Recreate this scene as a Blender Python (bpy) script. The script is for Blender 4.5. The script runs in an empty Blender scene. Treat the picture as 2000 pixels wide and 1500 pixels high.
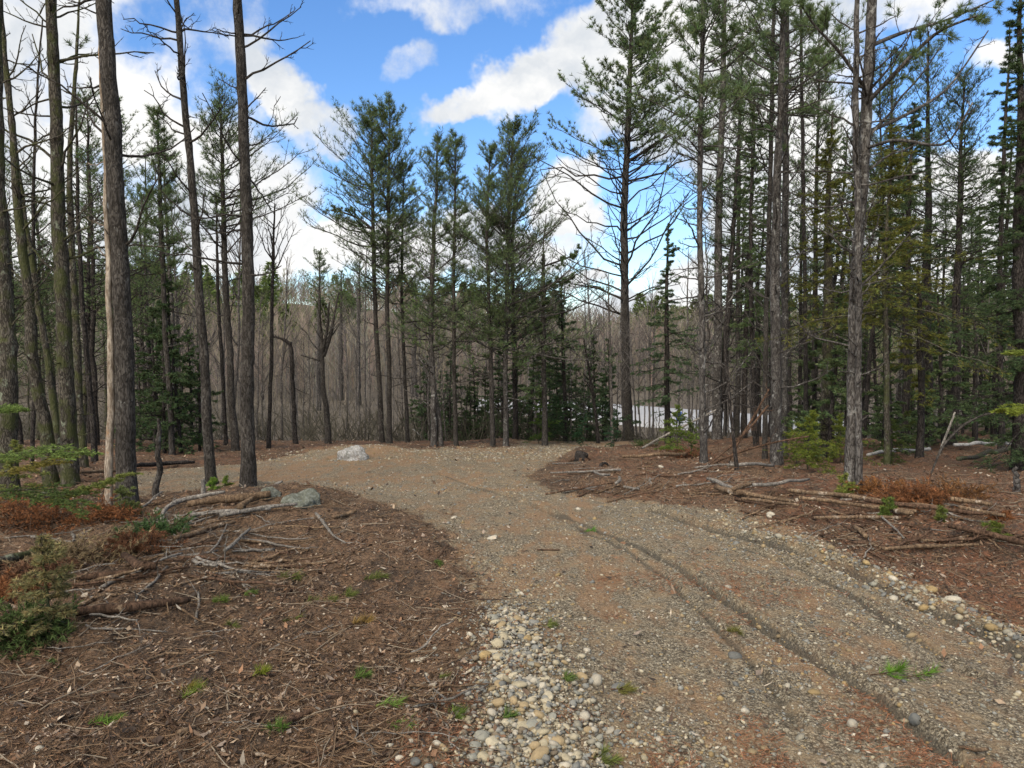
import bpy, math, random
import numpy as np

# ------------------------------------------------------------ camera, sky, sun
sc = bpy.context.scene
col = sc.collection
CAMZ, PITCH, F = 1.6, math.radians(3.0), 1430.0
cam_d = bpy.data.cameras.new("camera")
cam = bpy.data.objects.new("camera", cam_d)
col.objects.link(cam)
cam.location = (0, 0, CAMZ)
cam.rotation_euler = (math.radians(90) - PITCH, 0, 0)
cam_d.sensor_width = 36
cam_d.lens = 36 * F / 2000
cam_d.clip_start = 0.05
cam_d.clip_end = 5000
sc.camera = cam
sc.view_settings.view_transform = 'Standard'
sc.view_settings.look = 'None'
sc.view_settings.exposure = 0.72
sc.view_settings.gamma = 1
SUN_EL, SUN_AZ = math.radians(40), math.radians(-145)   # azimuth from +Y towards +X

world = bpy.data.worlds.new("World")
sc.world = world
world.use_nodes = True
W = world.node_tree
W.nodes.clear()


def N(nt, t, **kw):
    n = nt.nodes.new(t)
    for k, v in kw.items():
        if k == 'inp':
            for kk, vv in v.items():
                n.inputs[kk].default_value = vv
        else:
            setattr(n, k, v)
    return n


def mth(nt, op, a, b=None, c=None, clamp=False):
    n = nt.nodes.new('ShaderNodeMath')
    n.operation = op
    n.use_clamp = clamp
    for i, v in enumerate((a, b, c)):
        if v is None:
            continue
        if isinstance(v, (int, float)):
            n.inputs[i].default_value = v
        else:
            nt.links.new(v, n.inputs[i])
    return n.outputs[0]


def mrange(nt, v, a, b, c=0.0, d=1.0, smooth=True):
    n = nt.nodes.new('ShaderNodeMapRange')
    if smooth:
        n.interpolation_type = 'SMOOTHSTEP'
    nt.links.new(v, n.inputs[0])
    for i, x in enumerate((a, b, c, d)):
        n.inputs[i + 1].default_value = x
    return n.outputs[0]


def mixc(nt, f, a, b, mode='MIX'):
    n = nt.nodes.new('ShaderNodeMix')
    n.data_type = 'RGBA'
    n.blend_type = mode
    for s, v in ((n.inputs[0], f), (n.inputs[6], a), (n.inputs[7], b)):
        if isinstance(v, (int, float)):
            s.default_value = v
        elif isinstance(v, tuple):
            s.default_value = v if len(v) == 4 else (*v, 1)
        else:
            nt.links.new(v, s)
    return n.outputs[2]


def noise(nt, vec, scale, detail=6, rough=0.55, dist=0.0):
    n = nt.nodes.new('ShaderNodeTexNoise')
    n.inputs['Scale'].default_value = scale
    n.inputs['Detail'].default_value = detail
    n.inputs['Roughness'].default_value = rough
    n.inputs['Distortion'].default_value = dist
    if vec is not None:
        nt.links.new(vec, n.inputs['Vector'])
    return n.outputs['Fac']


def build_sky():
    L = W.links
    sky = N(W, 'ShaderNodeTexSky', sky_type='NISHITA', sun_disc=False, sun_elevation=SUN_EL,
            sun_rotation=SUN_AZ, air_density=1.0, dust_density=0.3, ozone_density=2.5)
    hs = N(W, 'ShaderNodeHueSaturation', inp={'Hue': 0.506, 'Saturation': 1.22, 'Value': 0.138})
    L.new(sky.outputs[0], hs.inputs['Color'])
    tc = N(W, 'ShaderNodeTexCoord')
    sep = N(W, 'ShaderNodeSeparateXYZ')
    L.new(tc.outputs['Generated'], sep.inputs[0])
    ay = mth(W, 'MAXIMUM', mth(W, 'ABSOLUTE', sep.outputs[1]), 0.15)
    u = mth(W, 'DIVIDE', sep.outputs[0], ay)
    v = mth(W, 'DIVIDE', sep.outputs[2], ay)
    nd = N(W, 'ShaderNodeTexNoise', inp={'Scale': 7.0, 'Detail': 5.0, 'Roughness': 0.6})
    L.new(tc.outputs['Generated'], nd.inputs['Vector'])
    uv = N(W, 'ShaderNodeCombineXYZ')
    L.new(u, uv.inputs[0])
    L.new(v, uv.inputs[1])
    sub = N(W, 'ShaderNodeVectorMath', operation='SUBTRACT')
    L.new(nd.outputs['Color'], sub.inputs[0])
    sub.inputs[1].default_value = (.5, .5, .5)
    scl = N(W, 'ShaderNodeVectorMath', operation='SCALE')
    L.new(sub.outputs[0], scl.inputs[0])
    scl.inputs['Scale'].default_value = 0.17
    add = N(W, 'ShaderNodeVectorMath', operation='ADD')
    L.new(uv.outputs[0], add.inputs[0])
    L.new(scl.outputs[0], add.inputs[1])
    # cloud banks as directions in the sky: centre, half axes, tilt, weight
    BL = [(180, 140, 430, 330, 0, 1), (60, 460, 330, 300, 0, 1), (555, 190, 62, 170, 22, .95), (645, 270, 90, 50, -38, .8),
          (440, 420, 260, 170, 0, 1), (790, 150, 90, 42, 48, .50), (900, 20, 260, 50, 5, .55), (900, 215, 130, 48, 28, 1),
          (1030, 150, 170, 75, 28, 1.1), (1190, 90, 170, 110, 30, 1.1), (1400, 90, 300, 230, 0, 1),
          (1120, 385, 95, 80, 0, 1), (620, 470, 240, 80, 0, 1), (900, 480, 290, 70, 0, .9), (1145, 532, 55, 28, 0, .9),
          (1520, 360, 260, 300, 0, 1), (1830, 420, 330, 170, 0, 1), (1920, 130, 80, 36, 0, .9), (1700, 30, 260, 90, 10, .75),
          (1300, 610, 300, 60, 0, .9), (1720, 530, 560, 90, 0, 1), (900, 640, 1500, 60, 0, .62), (1290, 250, 200, 110, 0, .8)]
    HO = [(340, 60, 150, 80, 10, .62), (250, 330, 140, 50, 0, .4), (430, 170, 80, 80, 0, .5), (110, 200, 90, 60, 0, .4), (1260, 440, 110, 120, 15, .9), (1830, 200, 150, 110, -15, .9), (740, 345, 100, 60, 30, .5), (520, 560, 120, 40, 0, .35),
          (960, 285, 170, 40, 20, .3)]
    tot = None
    for lst, sg in ((BL, 1), (HO, -1)):
        for (px, py, a, b, rot, w) in lst:
            mp = N(W, 'ShaderNodeMapping', vector_type='TEXTURE')
            L.new(add.outputs[0], mp.inputs['Vector'])
            mp.inputs['Location'].default_value = ((px - 1000) / 1430, (675 - py) / 1430, 0)
            mp.inputs['Rotation'].default_value = (0, 0, math.radians(rot))
            mp.inputs['Scale'].default_value = (a / 1430 * 1.25, b / 1430 * 1.25, 1)
            ln = N(W, 'ShaderNodeVectorMath', operation='LENGTH')
            L.new(mp.outputs[0], ln.inputs[0])
            f = mrange(W, ln.outputs['Value'], 0.35, 1.0, w, 0.0)
            tot = f if tot is None else mth(W, 'MAXIMUM' if sg > 0 else 'SUBTRACT', tot, f)
    up = mrange(W, sep.outputs[2], 0.42, 0.75, 0.0, 0.62)   # broken cloud overhead as well
    tot = mth(W, 'MAXIMUM', tot, up)
    fb = noise(W, tc.outputs['Generated'], 9, 9, .62)
    tot = mth(W, 'ADD', tot, mth(W, 'MULTIPLY', mth(W, 'SUBTRACT', fb, .5), 1.7))
    mask = mrange(W, tot, 0.22, 0.86)
    sh = noise(W, add.outputs[0], 5.5, 7, .55)
    shade = mrange(W, sh, .33, .62)
    cc = mixc(W, shade, (0.56, 0.60, 0.65), (0.88, 0.87, 0.85))
    mul = N(W, 'ShaderNodeVectorMath', operation='SCALE')
    L.new(cc, mul.inputs[0])
    mul.inputs['Scale'].default_value = 0.75
    # warm glow added to unseen cloud round the sun's place, to brighten the ground
    dt = N(W, 'ShaderNodeVectorMath', operation='DOT_PRODUCT')
    L.new(tc.outputs['Generated'], dt.inputs[0])
    dt.inputs[1].default_value = (math.sin(SUN_AZ) * math.cos(SUN_EL), math.cos(SUN_AZ) * math.cos(SUN_EL), math.sin(SUN_EL))
    gl = mrange(W, dt.outputs['Value'], 0.25, 1.0, 0.0, 3.2)
    gv = N(W, 'ShaderNodeVectorMath', operation='SCALE')
    gv.inputs[0].default_value = (1.0, .89, .73)
    L.new(gl, gv.inputs['Scale'])
    m2 = N(W, 'ShaderNodeVectorMath', operation='ADD')
    L.new(mul.outputs[0], m2.inputs[0])
    L.new(gv.outputs[0], m2.inputs[1])
    c = mixc(W, mask, hs.outputs[0], m2.outputs[0])
    bg = N(W, 'ShaderNodeBackground', inp={'Strength': 1.0})
    L.new(c, bg.inputs[0])
    out = N(W, 'ShaderNodeOutputWorld')
    L.new(bg.outputs[0], out.inputs[0])


build_sky()
sun_d = bpy.data.lights.new("sun", 'SUN')
sun_d.energy = 1.5
sun_d.angle = math.radians(25)
sun_d.color = (1, .91, .78)
sun = bpy.data.objects.new("sun", sun_d)
col.objects.link(sun)
sun.rotation_euler = (math.radians(90) - SUN_EL, 0, math.pi - SUN_AZ)

# ------------------------------------------------------------ small helpers
rng = np.random.default_rng(7)


def vh(ix, iy, s):
    h = (ix.astype(np.int64) * 374761393 + iy.astype(np.int64) * 668265263 + s * 69069) & 0x7fffffff
    h = ((h ^ (h >> 13)) * 1274126177) & 0x7fffffff
    return ((h ^ (h >> 16)) & 0xffff) / 65535.0


def vn(x, y, s=0):
    x, y = np.asarray(x, float), np.asarray(y, float)
    ix, iy = np.floor(x), np.floor(y)
    fx, fy = x - ix, y - iy
    fx, fy = fx * fx * (3 - 2 * fx), fy * fy * (3 - 2 * fy)
    a, b = vh(ix, iy, s), vh(ix + 1, iy, s)
    c, d = vh(ix, iy + 1, s), vh(ix + 1, iy + 1, s)
    return (a * (1 - fx) + b * fx) * (1 - fy) + (c * (1 - fx) + d * fx) * fy


def fbm(x, y, f, o=4, s=0):
    r, a = 0, .5
    for i in range(o):
        r = r + a * (vn(x * f, y * f, s + i * 17) - .5)
        f *= 2.03
        a *= .5
    return r


def sstep(a, b, x):
    t = np.clip((x - a) / (b - a), 0, 1)
    return t * t * (3 - 2 * t)


CP, SP = math.cos(PITCH), math.sin(PITCH)


def ray(px, py):
    X, Y = (np.asarray(px, float) - 1000) / F, -(np.asarray(py, float) - 750) / F
    return X, CP + Y * SP, -SP + Y * CP


def at(px, py, D):
    """point on the line of sight at forward distance D"""
    x, y, z = ray(px, py)
    t = D / y
    return np.array([x * t, D, CAMZ + z * t])


def base_h(x, y):
    yy = np.maximum(y, -5)
    u = x / np.maximum(yy + 1, 3)
    z = -.075 * np.clip(yy - 6, 0, 14)
    right = sstep(.42, .6, u)
    drop = -1.0 * sstep(20, 25, yy) - 1.6 * sstep(24, 45, yy)
    gentle = -.05 * np.clip(yy - 20, 0, 16) - 1.8 * sstep(36, 60, yy)
    z = z + drop * (1 - right) + gentle * right
    H = np.interp(u, [-1.2, -.45, -.3, -.1, .1, .3, .6, 1.2], [19, 19, 19, 14, 8, 8, 12, 14])
    z = z + H * sstep(75, 250, yy)
    z = z + 30 * sstep(300, 1500, yy) * 0
    return z


def hit0(px, py, fn):
    x, y, z = ray(px, py)
    lo, hi = 2.0, 300.0
    for n_ in (90, 40):
        D = lo * (hi / lo) ** np.linspace(0, 1, n_)
        t = D / y
        b = CAMZ + z * t < fn(x * t, D)
        i = int(np.argmax(b)) if b.any() else n_ - 1
        lo, hi = D[max(i - 1, 0)], D[i]
    t = hi / y
    return np.array([x * t, hi, CAMZ + z * t])


def P2(pts):
    return np.array([hit0(a, b, base_h)[:2] for a, b in pts])


GRAVEL = P2([(800, 2100), (900, 1500), (925, 1330), (962, 1210), (905, 1090), (880, 1035), (800, 1002), (700, 978), (640, 966), (560, 958),
             (430, 955), (270, 968), (205, 950), (240, 930), (330, 915), (480, 903), (560, 893), (760, 884), (860, 878),
             (1000, 875)]).tolist()
GRAVEL += [[.5, 21.5], [3.0, 21.5], [3.6, 19.5]]
GRAVEL += P2([(1190, 873), (1150, 884), (1090, 905), (1020, 930), (1080, 962), (1200, 978), (1330, 992), (1450, 1012),
              (1600, 1062), (1750, 1125), (2000, 1225), (2500, 1420), (3200, 1900)]).tolist()
GRAVEL += [[4.5, -6], [-.6, -6]]
GRAVEL = np.array(GRAVEL)
RUTS = [  # picture polylines laid on the ground: points, groove width, depth, berm
    (P2([(1090, 1003), (1180, 1042), (1260, 1072), (1330, 1106), (1400, 1155), (1480, 1215), (1560, 1270), (1700, 1355), (1800, 1430), (1900, 1520)]), .034, .034, .016),
    (P2([(1280, 1000), (1400, 1038), (1500, 1062), (1600, 1092), (1700, 1132), (1800, 1180), (1900, 1226), (2010, 1285), (2200, 1380)]), .055, .05, .03),
    (P2([(1150, 1040), (1230, 1075), (1310, 1130), (1345, 1168), (1420, 1240), (1500, 1330), (1560, 1420)]), .025, .02, .008),
    (P2([(1450, 1068), (1560, 1105), (1650, 1150), (1760, 1225), (1900, 1320)]), .03, .022, .01),
    (P2([(905, 950), (960, 962), (1040, 985), (1150, 1040)]), .03, .022, .01),
    (P2([(860, 925), (960, 960), (1100, 1010)]), .03, .02, .01),
]
BUMPS = [(560, 985, .9, .20), (700, 888, 1.1, .17), (470, 1010, .9, .10), (1200, 900, 1.4, .16), (1330, 935, 1.8, .12), (1215, 862, 1.0, .28),
         (260, 1150, .8, .10), (1750, 1010, 1.6, .12), (1030, 1290, .35, .055), (1000, 1380, .3, .05), (980, 1230, .3, .03)]
BUMPS += [(246, 988, .33, .07), (414, 945, .25, .05), (485, 947, .3, .07), (1665, 965, .4, .08), (1517, 908, .4, .08), (1375, 902, .3, .06), (138, 946, .35, .06)]
BUMPS += [(742, 893, .6, .12)]
BUMPS = [(*hit0(a, b, base_h)[:2], r, h) for a, b, r, h in BUMPS]


def seg_dist(x, y, P):
    """signed distance to a polyline"""
    best = np.full(np.shape(x), 1e9)
    sgn = np.zeros(np.shape(x))
    for a, b in zip(P[:-1], P[1:]):
        d = b - a
        L2 = d @ d
        t = np.clip(((x - a[0]) * d[0] + (y - a[1]) * d[1]) / L2, 0, 1)
        ex, ey = x - a[0] - t * d[0], y - a[1] - t * d[1]
        q = np.hypot(ex, ey)
        s = np.sign(d[0] * ey - d[1] * ex)
        m = q < best
        best = np.where(m, q, best)
        sgn = np.where(m, s, sgn)
    return best, sgn


def gravel_sd(x, y):
    """positive inside the gravelled drive, metres"""
    x, y = np.asarray(x, float), np.asarray(y, float)
    P = np.vstack([GRAVEL, GRAVEL[:1]])
    d, _ = seg_dist(x, y, P)
    ins = np.zeros(x.shape, bool)
    for a, b in zip(P[:-1], P[1:]):
        c = ((a[1] > y) != (b[1] > y)) & (x < (b[0] - a[0]) * (y - a[1]) / (b[1] - a[1] + 1e-12) + a[0])
        ins ^= c
    return np.where(ins, d, -d)


def rut_dark(x, y, sd):
    """1 along the wheel ruts, where the gravel is coloured darker"""
    a = np.zeros(x.shape)
    for P, w, dep, berm in RUTS:
        near = (y > 1) & (y < 22) & (sd > -1)
        d, s = seg_dist(x[near], y[near], P)
        b = np.exp(-((d) / (w * 1.5)) ** 2) * (.65 + .6 * vn(x[near] * 2.2, y[near] * 2.2, 14)) * min(1, .35 + dep / .05)
        a[near] = np.maximum(a[near], b)
    return a


def ground(x, y, sd=None):
    x, y = np.asarray(x, float), np.asarray(y, float)
    if sd is None:
        sd = gravel_sd(x, y)
    z = base_h(x, y)
    for bx, by, r, h in BUMPS:
        z = z + h * np.exp(-((x - bx) ** 2 + (y - by) ** 2) / (r * r))
    rough = 1 - sstep(-.25, .15, sd)
    z = z + fbm(x, y, .35, 3, 5) * .10 * (1 + rough) + rough * (fbm(x, y, 1.7, 4, 9) * .20 + .02)
    z = z + (1 - rough) * fbm(x, y, 3.0, 3, 3) * .03
    z = z + fbm(x, y, 13, 3, 21) * .022 * (1 + 2.2 * rough)
    far = sstep(60, 120, y)
    z = z + far * fbm(x, y, .03, 3, 2) * 5
    for P, w, dep, berm in RUTS:
        near = (y > 1) & (y < 22) & (sd > -1)
        if not np.any(near):
            continue
        d, s = seg_dist(x, y, P)
        wv = .75 + .8 * vn(x * 1.3, y * 1.3, 44)
        g_ = -1.0 * dep * np.exp(-(d / w) ** 2) * wv
        g2 = 1.0 * berm * np.exp(-((d - 2.0 * w) / (w * .9)) ** 2) * wv * (.55 + .45 * s) * (.6 + vn(x * 9, y * 9, 8))
        z = z + np.where(near, g_ + g2, 0)
    return z


def hit(px, py):
    return hit0(px, py, lambda a, b: ground(a, b))


def gz(x, y):
    return float(ground(np.array([x]), np.array([y]))[0])


def tag(o, label=None, cat=None, group=None, kind=None):
    if label:
        o['label'] = label
    if cat:
        o['category'] = cat
    if group:
        o['group'] = group
    if kind:
        o['kind'] = kind
    return o


def empty(name, loc):
    o = bpy.data.objects.new(name, None)
    col.objects.link(o)
    o.location = tuple(float(c) for c in loc)
    o.empty_display_size = .2
    return o


class MB:
    def __init__(s):
        s.V, s.T, s.Q, s.C, s.n = [], [], [], [], 0

    def add(s, v, tris=None, quads=None, c=None):
        v = np.asarray(v, np.float32).reshape(-1, 3)
        if tris is not None and len(tris):
            s.T.append(np.asarray(tris, np.int32).reshape(-1, 3) + s.n)
        if quads is not None and len(quads):
            s.Q.append(np.asarray(quads, np.int32).reshape(-1, 4) + s.n)
        cc = np.ones((len(v), 4), np.float32)
        if c is not None:
            cc[:, :3] = c
        s.V.append(v)
        s.C.append(cc)
        s.n += len(v)

    def mesh(s, name, mat, smooth=True, origin=None):
        me = bpy.data.meshes.new(name)
        V = np.concatenate(s.V)
        if origin is not None:
            V = V - np.asarray(origin, np.float32)
        T = np.concatenate(s.T) if s.T else np.zeros((0, 3), np.int32)
        Q = np.concatenate(s.Q) if s.Q else np.zeros((0, 4), np.int32)
        nl = T.size + Q.size
        me.vertices.add(len(V))
        me.vertices.foreach_set('co', V.ravel())
        me.loops.add(nl)
        me.loops.foreach_set('vertex_index', np.concatenate([T.ravel(), Q.ravel()]))
        me.polygons.add(len(T) + len(Q))
        st = np.concatenate([np.arange(len(T)) * 3, T.size + np.arange(len(Q)) * 4]).astype(np.int32)
        me.polygons.foreach_set('loop_start', st)
        me.polygons.foreach_set('use_smooth', np.full(len(T) + len(Q), smooth))
        a = me.color_attributes.new('Col', 'FLOAT_COLOR', 'POINT')
        a.data.foreach_set('color', np.concatenate(s.C).ravel())
        me.materials.append(mat)
        me.update(calc_edges=True)
        me.validate()
        return me

    def build(s, name, mat, parent=None, smooth=True, origin=None):
        o = bpy.data.objects.new(name, s.mesh(name, mat, smooth, origin))
        col.objects.link(o)
        if parent is not None:
            o.parent = parent
        elif origin is not None:
            o.location = tuple(float(c) for c in origin)
        return o


def nrm(v):
    return v / np.maximum(np.linalg.norm(v, axis=-1, keepdims=True), 1e-9)


def tubes(mb, P, R, k=5, c=None, cap=False, rough=0, r=rng):
    P, R = np.asarray(P, float), np.asarray(R, float)
    if P.ndim == 2:
        P, R = P[None], R[None]
    if cap:
        e0, e1 = P[:, :1] + (P[:, :1] - P[:, 1:2]) * 1e-3, P[:, -1:] + (P[:, -1:] - P[:, -2:-1]) * 1e-3
        P = np.concatenate([e0, P, e1], 1)
        R = np.concatenate([R[:, :1] * 0 + 1e-4, R, R[:, :1] * 0 + 1e-4], 1)
    B, n, _ = P.shape
    T = nrm(np.gradient(P, axis=1))
    mt = nrm(P[:, -1] - P[:, 0])
    ref = np.where(np.abs(mt[:, 2:3]) > .8, np.array([[1., 0, 0]]), np.array([[0, 0, 1.]]))[:, None]
    S = nrm(np.cross(T, ref))
    U = np.cross(S, T)
    a = np.arange(k) * 2 * np.pi / k
    rr = R[:, :, None]
    if rough:
        rr = rr * (1 + rough * r.normal(size=(B, n, k)).clip(-2, 2))
    V = P[:, :, None] + rr[..., None] * (np.cos(a)[:, None] * S[:, :, None] + np.sin(a)[:, None] * U[:, :, None])
    idx = np.arange(B * n * k).reshape(B, n, k)
    q = np.stack([idx[:, :-1], np.roll(idx, -1, 2)[:, :-1], np.roll(idx, -1, 2)[:, 1:], idx[:, 1:]], -1)
    cc = None
    if c is not None:
        c = np.asarray(c, float)
        cc = np.repeat(c, n * k, 0) if c.ndim == 2 else c
    mb.add(V, quads=q.reshape(-1, 4), c=cc)


def offshoots(P, nc, s0, s1, ang, L, n2=4, up=0., flat=0., curve=0., jit=.05, r=rng, taper=.5):
    """nc children on every polyline of P; L is a length per parent"""
    B, n, _ = P.shape
    s = s0 + (s1 - s0) * (np.arange(nc)[None] + r.random((B, nc))) / nc
    f = s * (n - 1)
    i = np.minimum(f.astype(int), n - 2)
    w = (f - i)[..., None]
    bi = np.arange(B)[:, None]
    p = P[bi, i] * (1 - w) + P[bi, i + 1] * w
    t = nrm(P[bi, i + 1] - P[bi, i])
    side = nrm(np.cross(t, np.array([0, 0, 1.])) + 1e-6)
    sgn = np.where((np.arange(nc)[None] + r.integers(0, 2, (B, 1))) % 2 == 0, 1., -1.)[..., None]
    rnd = nrm(r.normal(size=(B, nc, 3)))
    rnd = nrm(rnd - (rnd * t).sum(-1, keepdims=True) * t)
    perp = nrm(side * sgn * flat + rnd * (1 - flat))
    A = np.radians(ang + r.normal(size=(B, nc, 1)) * 9)
    d = nrm(np.cos(A) * t + np.sin(A) * perp + np.array([0, 0, up]))
    LL = (np.asarray(L)[:, None] * (1 - taper * (s - s0) / max(s1 - s0, 1e-6)) * r.uniform(.6, 1.15, (B, nc)))[..., None, None]
    tt = np.linspace(0, 1, n2)[None, None, :, None]
    Q = p[:, :, None] + d[:, :, None] * LL * tt + np.array([0, 0, 1.]) * curve * LL * tt ** 2
    j = np.cumsum(r.normal(size=(B, nc, n2, 3)), 2) * jit * LL / n2
    j[:, :, 0] = 0
    Q = Q + j
    return Q.reshape(B * nc, n2, 3), LL.reshape(-1)


def blades(mb, base, d, L, w, nb, spread, c, r=rng, cvar=.25, back=0.):
    M = len(base)
    dd = nrm(d[:, None] + spread * r.normal(size=(M, nb, 3)))
    ll = np.asarray(L).reshape(-1, 1, 1) * r.uniform(.7, 1.15, (M, nb, 1))
    sd = nrm(np.cross(dd, r.normal(size=(M, nb, 3)))) * w * .5
    b = base[:, None] - dd * ll * back
    V = np.stack([b - sd, b + sd, b + dd * ll + sd * .3], 2)
    n = M * nb
    f = 1 + cvar * r.normal(size=(M, 1, 1)).clip(-2, 2) + .12 * r.normal(size=(M, nb, 1))
    cc = np.asarray(c, float)
    cc = cc.reshape(-1, 1, 3) if cc.ndim == 2 else cc.reshape(1, 1, 3)
    C = np.clip(cc * f, .002, 1)
    C = np.repeat(np.broadcast_to(C, (M, nb, 3)).reshape(-1, 3), 3, 0)
    mb.add(V, tris=np.arange(n * 3).reshape(-1, 3), c=C)


def along(P, m, s0, s1, r=rng):
    """m points along every polyline with their tangents"""
    B, n, _ = P.shape
    s = s0 + (s1 - s0) * (np.arange(m)[None] + r.random((B, m))) / m
    f = s * (n - 1)
    i = np.minimum(f.astype(int), n - 2)
    w = (f - i)[..., None]
    bi = np.arange(B)[:, None]
    p = P[bi, i] * (1 - w) + P[bi, i + 1] * w
    t = nrm(P[bi, i + 1] - P[bi, i])
    return p.reshape(-1, 3), t.reshape(-1, 3)


# ------------------------------------------------------------ materials
def new_mat(name, rough=.9, spec=.2):
    m = bpy.data.materials.new(name)
    m.use_nodes = True
    nt = m.node_tree
    b = nt.nodes['Principled BSDF']
    b.inputs['Roughness'].default_value = rough
    b.inputs['Specular IOR Level'].default_value = spec
    return m, nt, b


def bump(nt, b, h, strength, dist):
    n = N(nt, 'ShaderNodeBump', inp={'Strength': strength, 'Distance': dist})
    nt.links.new(h, n.inputs['Height'])
    nt.links.new(n.outputs[0], b.inputs['Normal'])


def world_pos(nt, scale=(1, 1, 1)):
    g = N(nt, 'ShaderNodeNewGeometry')
    mp = N(nt, 'ShaderNodeMapping')
    nt.links.new(g.outputs['Position'], mp.inputs['Vector'])
    mp.inputs['Scale'].default_value = scale
    return mp.outputs[0]


def bark(name, dark, lite, lichen, lich_amt=.35, sz=1., moss=0., plates=.26):
    m, nt, b = new_mat(name, .95, .1)
    v = world_pos(nt, (1, 1, .30))
    v2 = world_pos(nt, (1, 1, .8))
    n1 = noise(nt, v, 42 * sz, 6, .7, .4)
    n2 = noise(nt, v2, 3.0, 4, .6)
    n3 = noise(nt, v2, 9.0 * sz, 6, .7)
    vo = N(nt, 'ShaderNodeTexVoronoi', feature='DISTANCE_TO_EDGE', inp={'Scale': 30.0 * sz})
    dv = N(nt, 'ShaderNodeVectorMath', operation='ADD')
    nn = N(nt, 'ShaderNodeTexNoise', inp={'Scale': 18.0, 'Detail': 3.0})
    nt.links.new(v, nn.inputs['Vector'])
    sv = N(nt, 'ShaderNodeVectorMath', operation='SCALE', inp={'Scale': .13})
    nt.links.new(nn.outputs['Color'], sv.inputs[0])
    nt.links.new(v, dv.inputs[0])
    nt.links.new(sv.outputs[0], dv.inputs[1])
    nt.links.new(dv.outputs[0], vo.inputs['Vector'])
    crack = mrange(nt, vo.outputs['Distance'], .02, .22)
    n1 = mth(nt, 'ADD', mth(nt, 'MULTIPLY', n1, 1 - plates), mth(nt, 'MULTIPLY', crack, plates * .95))
    c = mixc(nt, mrange(nt, n1, .36, .66), dark, lite)
    c = mixc(nt, mrange(nt, n2, .35, .7, 0, .5), c, tuple(x * .55 for x in dark))
    c = mixc(nt, mrange(nt, n3, .68 - .25 * lich_amt, .78 - .2 * lich_amt, 0, .8), c, lichen)
    if moss:
        n4 = noise(nt, v2, 5.0, 5, .6)
        c = mixc(nt, mrange(nt, n4, .62 - .2 * moss, .75 - .2 * moss, 0, .7), c, (.055, .062, .02))
    nt.links.new(c, b.inputs['Base Color'])
    bump(nt, b, n1, 1.0, .02)
    return m


BARK = {
    'pine': bark('bark_pine', (.026, .022, .018), (.094, .083, .071), (.18, .175, .155), .28, plates=.18),
    'grey': bark('bark_grey', (.036, .031, .027), (.132, .120, .106), (.30, .29, .26), .5, plates=.18),
    'moss': bark('bark_moss', (.034, .029, .022), (.115, .10, .078), (.22, .24, .17), .45, 1, .8),
    'dark': bark('bark_dark', (.018, .015, .013), (.070, .060, .052), (.13, .13, .11), .2),
    'dead': bark('bark_dead', (.16, .12, .085), (.42, .36, .28), (.30, .17, .08), .5, .8, plates=.05),
    'thin': bark('bark_thin', (.065, .057, .050), (.20, .178, .155), (.30, .28, .25), .35),
    'orange': bark('bark_orange', (.12, .055, .025), (.33, .17, .085), (.06, .04, .03), .4),
    'wood': bark('stick_bark', (.075, .048, .030), (.27, .185, .11), (.42, .36, .28), .45, 1.3, plates=.04),
    'greywood': bark('stick_weathered', (.10, .088, .074), (.31, .28, .235), (.06, .05, .04), .35, 1.3, plates=.04),
    'brownwood': bark('stick_brown', (.04, .025, .016), (.16, .095, .06), (.3, .22, .14), .3, 1.3, plates=.04),
    'birch': bark('birch_bark', (.22, .21, .19), (.46, .45, .41), (.03, .03, .03), .5, .8, plates=.03),
}


def leaf_mat():
    m, nt, b = new_mat('needles', .7, .15)
    at_ = N(nt, 'ShaderNodeAttribute', attribute_name='Col')
    nt.links.new(at_.outputs['Color'], b.inputs['Base Color'])
    tr = N(nt, 'ShaderNodeBsdfTranslucent')
    nt.links.new(at_.outputs['Color'], tr.inputs['Color'])
    mx = N(nt, 'ShaderNodeMixShader', inp={0: .35})
    nt.links.new(b.outputs[0], mx.inputs[1])
    nt.links.new(tr.outputs[0], mx.inputs[2])
    nt.links.new(mx.outputs[0], nt.nodes['Material Output'].inputs[0])
    return m


NEEDLE = leaf_mat()


def col_mat(name, rough, spec, nsc=30., amt=.35, bd=.004):
    m, nt, b = new_mat(name, rough, spec)
    a = N(nt, 'ShaderNodeAttribute', attribute_name='Col')
    v = world_pos(nt)
    n1 = noise(nt, v, nsc, 6, .65)
    c = mixc(nt, 1.0, a.outputs['Color'], mixc(nt, n1, (1 - amt * 2,) * 3, (1 + amt * .6,) * 3), 'MULTIPLY')
    nt.links.new(c, b.inputs['Base Color'])
    bump(nt, b, n1, .6, bd)
    return m


STONE = col_mat('stone', .8, .3, 60, .3, .004)
LITTER = col_mat('litter', .85, .25, 80, .25, .002)
TWIGM = col_mat('twig', .9, .15, 50, .3, .002)


def boulder_mat():
    m, nt, b = new_mat('boulder_stone', .9, .2)
    v = world_pos(nt)
    n1, n2, n3 = noise(nt, v, 6, 7, .65), noise(nt, v, 28, 6, .7), noise(nt, v, 2.5, 4)
    a = N(nt, 'ShaderNodeAttribute', attribute_name='Col')
    c = mixc(nt, mrange(nt, n2, .4, .65), mixc(nt, 1.0, a.outputs['Color'], (.5, .48, .44), 'MULTIPLY'), a.outputs['Color'])
    c = mixc(nt, mrange(nt, n1, .52, .62, 0, .75), c, (.10, .105, .075))
    c = mixc(nt, mrange(nt, n3, .58, .68, 0, .7), c, (.16, .085, .05))
    nt.links.new(c, b.inputs['Base Color'])
    bump(nt, b, mth(nt, 'ADD', n2, n1), .9, .03)
    return m


BOULDER = boulder_mat()


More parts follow.
